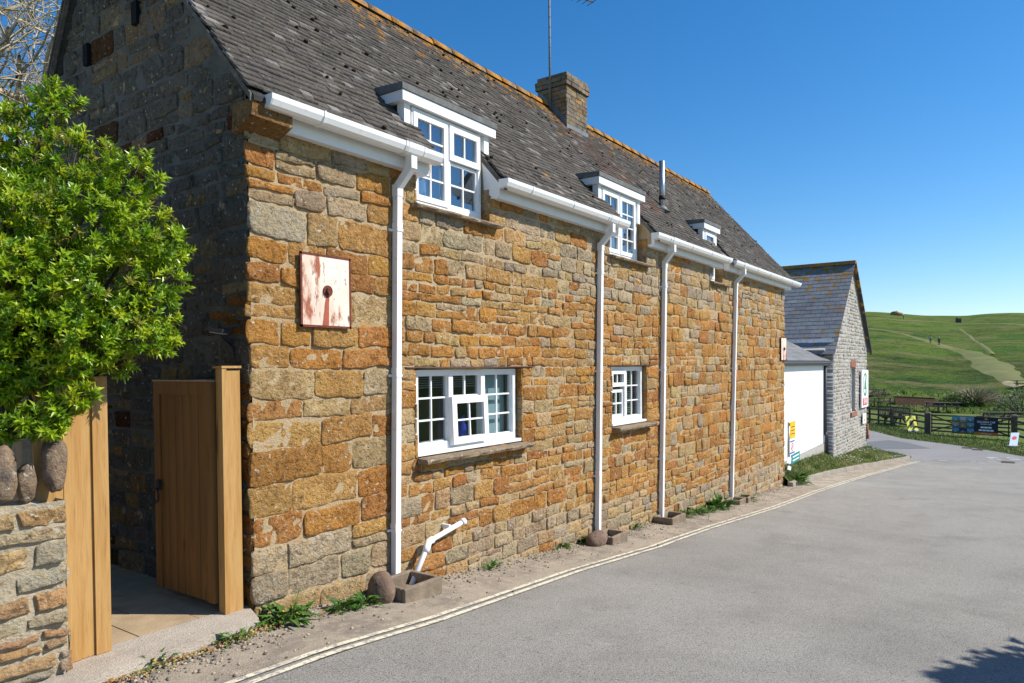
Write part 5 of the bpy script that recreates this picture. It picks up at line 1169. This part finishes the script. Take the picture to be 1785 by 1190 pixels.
bush(1778, 722, (1.5, 1.6, 1.9), 1000, [(.04, .09, .015), (.06, .11, .02), (.3, .32, .25)], .2, 'dark white-flowered bush at the right edge')
bush(1518, 690, (1.5, 1.8, .7), 400, [(.06, .05, .04), (.05, .08, .02), (.08, .07, .05)], .22, 'dark brown scrub just right of the grey gable', 60)
# ------------------------------------------------------------------ people on the hill
def person(px, py, jk, tr, hair, label, step=.18, pack=None):
    p = G(px, py); t = thing('person', label, 'person', p, 'walkers on the hill path')
    def skin(name, pts, edges, rad, m, par):
        me = bpy.data.meshes.new(name); me.from_pydata(pts, edges, []); o = bpy.data.objects.new(name, me); COL.objects.link(o); o.parent = par
        md = o.modifiers.new('s', 'SKIN'); me.skin_vertices.new() if not me.skin_vertices else None
        for v, r in zip(me.skin_vertices[0].data, rad): v.radius = (r, r * .85)
        me.skin_vertices[0].data[0].use_root = True
        sb = o.modifiers.new('u', 'SUBSURF'); sb.levels = 1; sb.render_levels = 1; me.materials.append(m); return o
    s_ = step
    J = [(0, 0, .95), (0, 0, 1.2), (0, 0, 1.42), (0, 0, 1.53), (0, 0, 1.62), (0, 0, 1.70), (0, .19, 1.40), (.05, .25, 1.12), (.12, .24, .88), (0, -.19, 1.40), (-.05, -.25, 1.12), (.02, -.24, .86), (0, .09, .9), (s_ * .6, .10, .5), (s_, .10, .06), (s_ + .14, .11, .04), (0, -.09, .9), (-s_ * .3, -.10, .5), (-s_, -.10, .08), (-s_ + .13, -.11, .04)]
    E_ = [(0, 1), (1, 2), (2, 3), (3, 4), (4, 5), (2, 6), (6, 7), (7, 8), (2, 9), (9, 10), (10, 11), (0, 12), (12, 13), (13, 14), (14, 15), (0, 16), (16, 17), (17, 18), (18, 19)]
    rad = [.14, .14, .13, .06, .10, .09, .07, .05, .04, .07, .05, .04, .10, .065, .045, .04, .10, .065, .045, .04]
    skin('body', J, E_, rad, flat('skin', (.45, .28, .2)), t)
    skin('jacket', [J[i] for i in (1, 2, 6, 7, 9, 10, 0)], [(0, 1), (1, 2), (2, 3), (1, 4), (4, 5), (0, 6)], [.165, .16, .09, .065, .09, .065, .16], jk, t)
    skin('trousers', [J[i] for i in (0, 12, 13, 14, 16, 17, 18)], [(0, 1), (1, 2), (2, 3), (0, 4), (4, 5), (5, 6)], [.155, .12, .08, .06, .12, .08, .06], tr, t)
    b = B(); b.blob((-.02, 0, 1.68), (.11, .10, .10), 10, 7, .05, 2, 1); o = b.build('hair', hair); o.parent = t
    if pack: b = B(); b.blob((-.2, 0, 1.22), (.12, .17, .24), 10, 7, .06, 2, 1); o = b.build('rucksack', pack); o.parent = t
    return t
person(1622, 598, flat('pale blue jacket', (.35, .45, .6)), flat('dark trousers', (.02, .025, .04)), flat('dark hair', (.03, .02, .015)), 'walker in pale blue top and dark trousers on the hill path', .15)
person(1637, 602, flat('navy jacket', (.02, .03, .08)), MATS['dark trousers'], flat('pale hair', (.5, .45, .38)), 'pale haired walker in dark clothes just down the path', .2, flat('dark rucksack', (.03, .03, .05)))
person(1575, 556, flat('blue jacket', (.05, .16, .5)), MATS['dark trousers'], MATS['dark hair'], 'tiny distant walker in blue near the hill brow', .12)
# ------------------------------------------------------------------ conifer across the road (casts the spiky shadow)
CF = thing('conifer', 'spiky dark conifer outside the frame, known by its shadow on the road', 'tree', (8.56, -3.95, gz(8.5)))
b = B(); base = Vector((8.56, -3.95, gz(8.5))); b.tube([base, base + up(5.1)], [.14, .02], 8); b.build('trunk', M_brown, CF); b = B()
for k in range(46):
    h = .5 + 4.6 * k / 46; r = (5.28 - h) * .60
    for j in range(9):
        a = j * .698 + k * 1.1; r2 = r * ru(.75, 1.15); d = Vector((cos(a), sin(a), -.12)); p = base + up(h)
        for m_ in range(7): q = p + d * r2 * m_ / 7; leaf(b, q, d + Vector((-sin(a), cos(a), 0)) * (.7 if m_ % 2 else -.7), Vector((0, 0, 1)), r2 * .26, .12, (.03, .07, .02), .05)
        leaf(b, p, d, Vector((0, 0, 1)), r2, .22, (.03, .07, .02), .05)
b.build('crown', M_weed, CF)
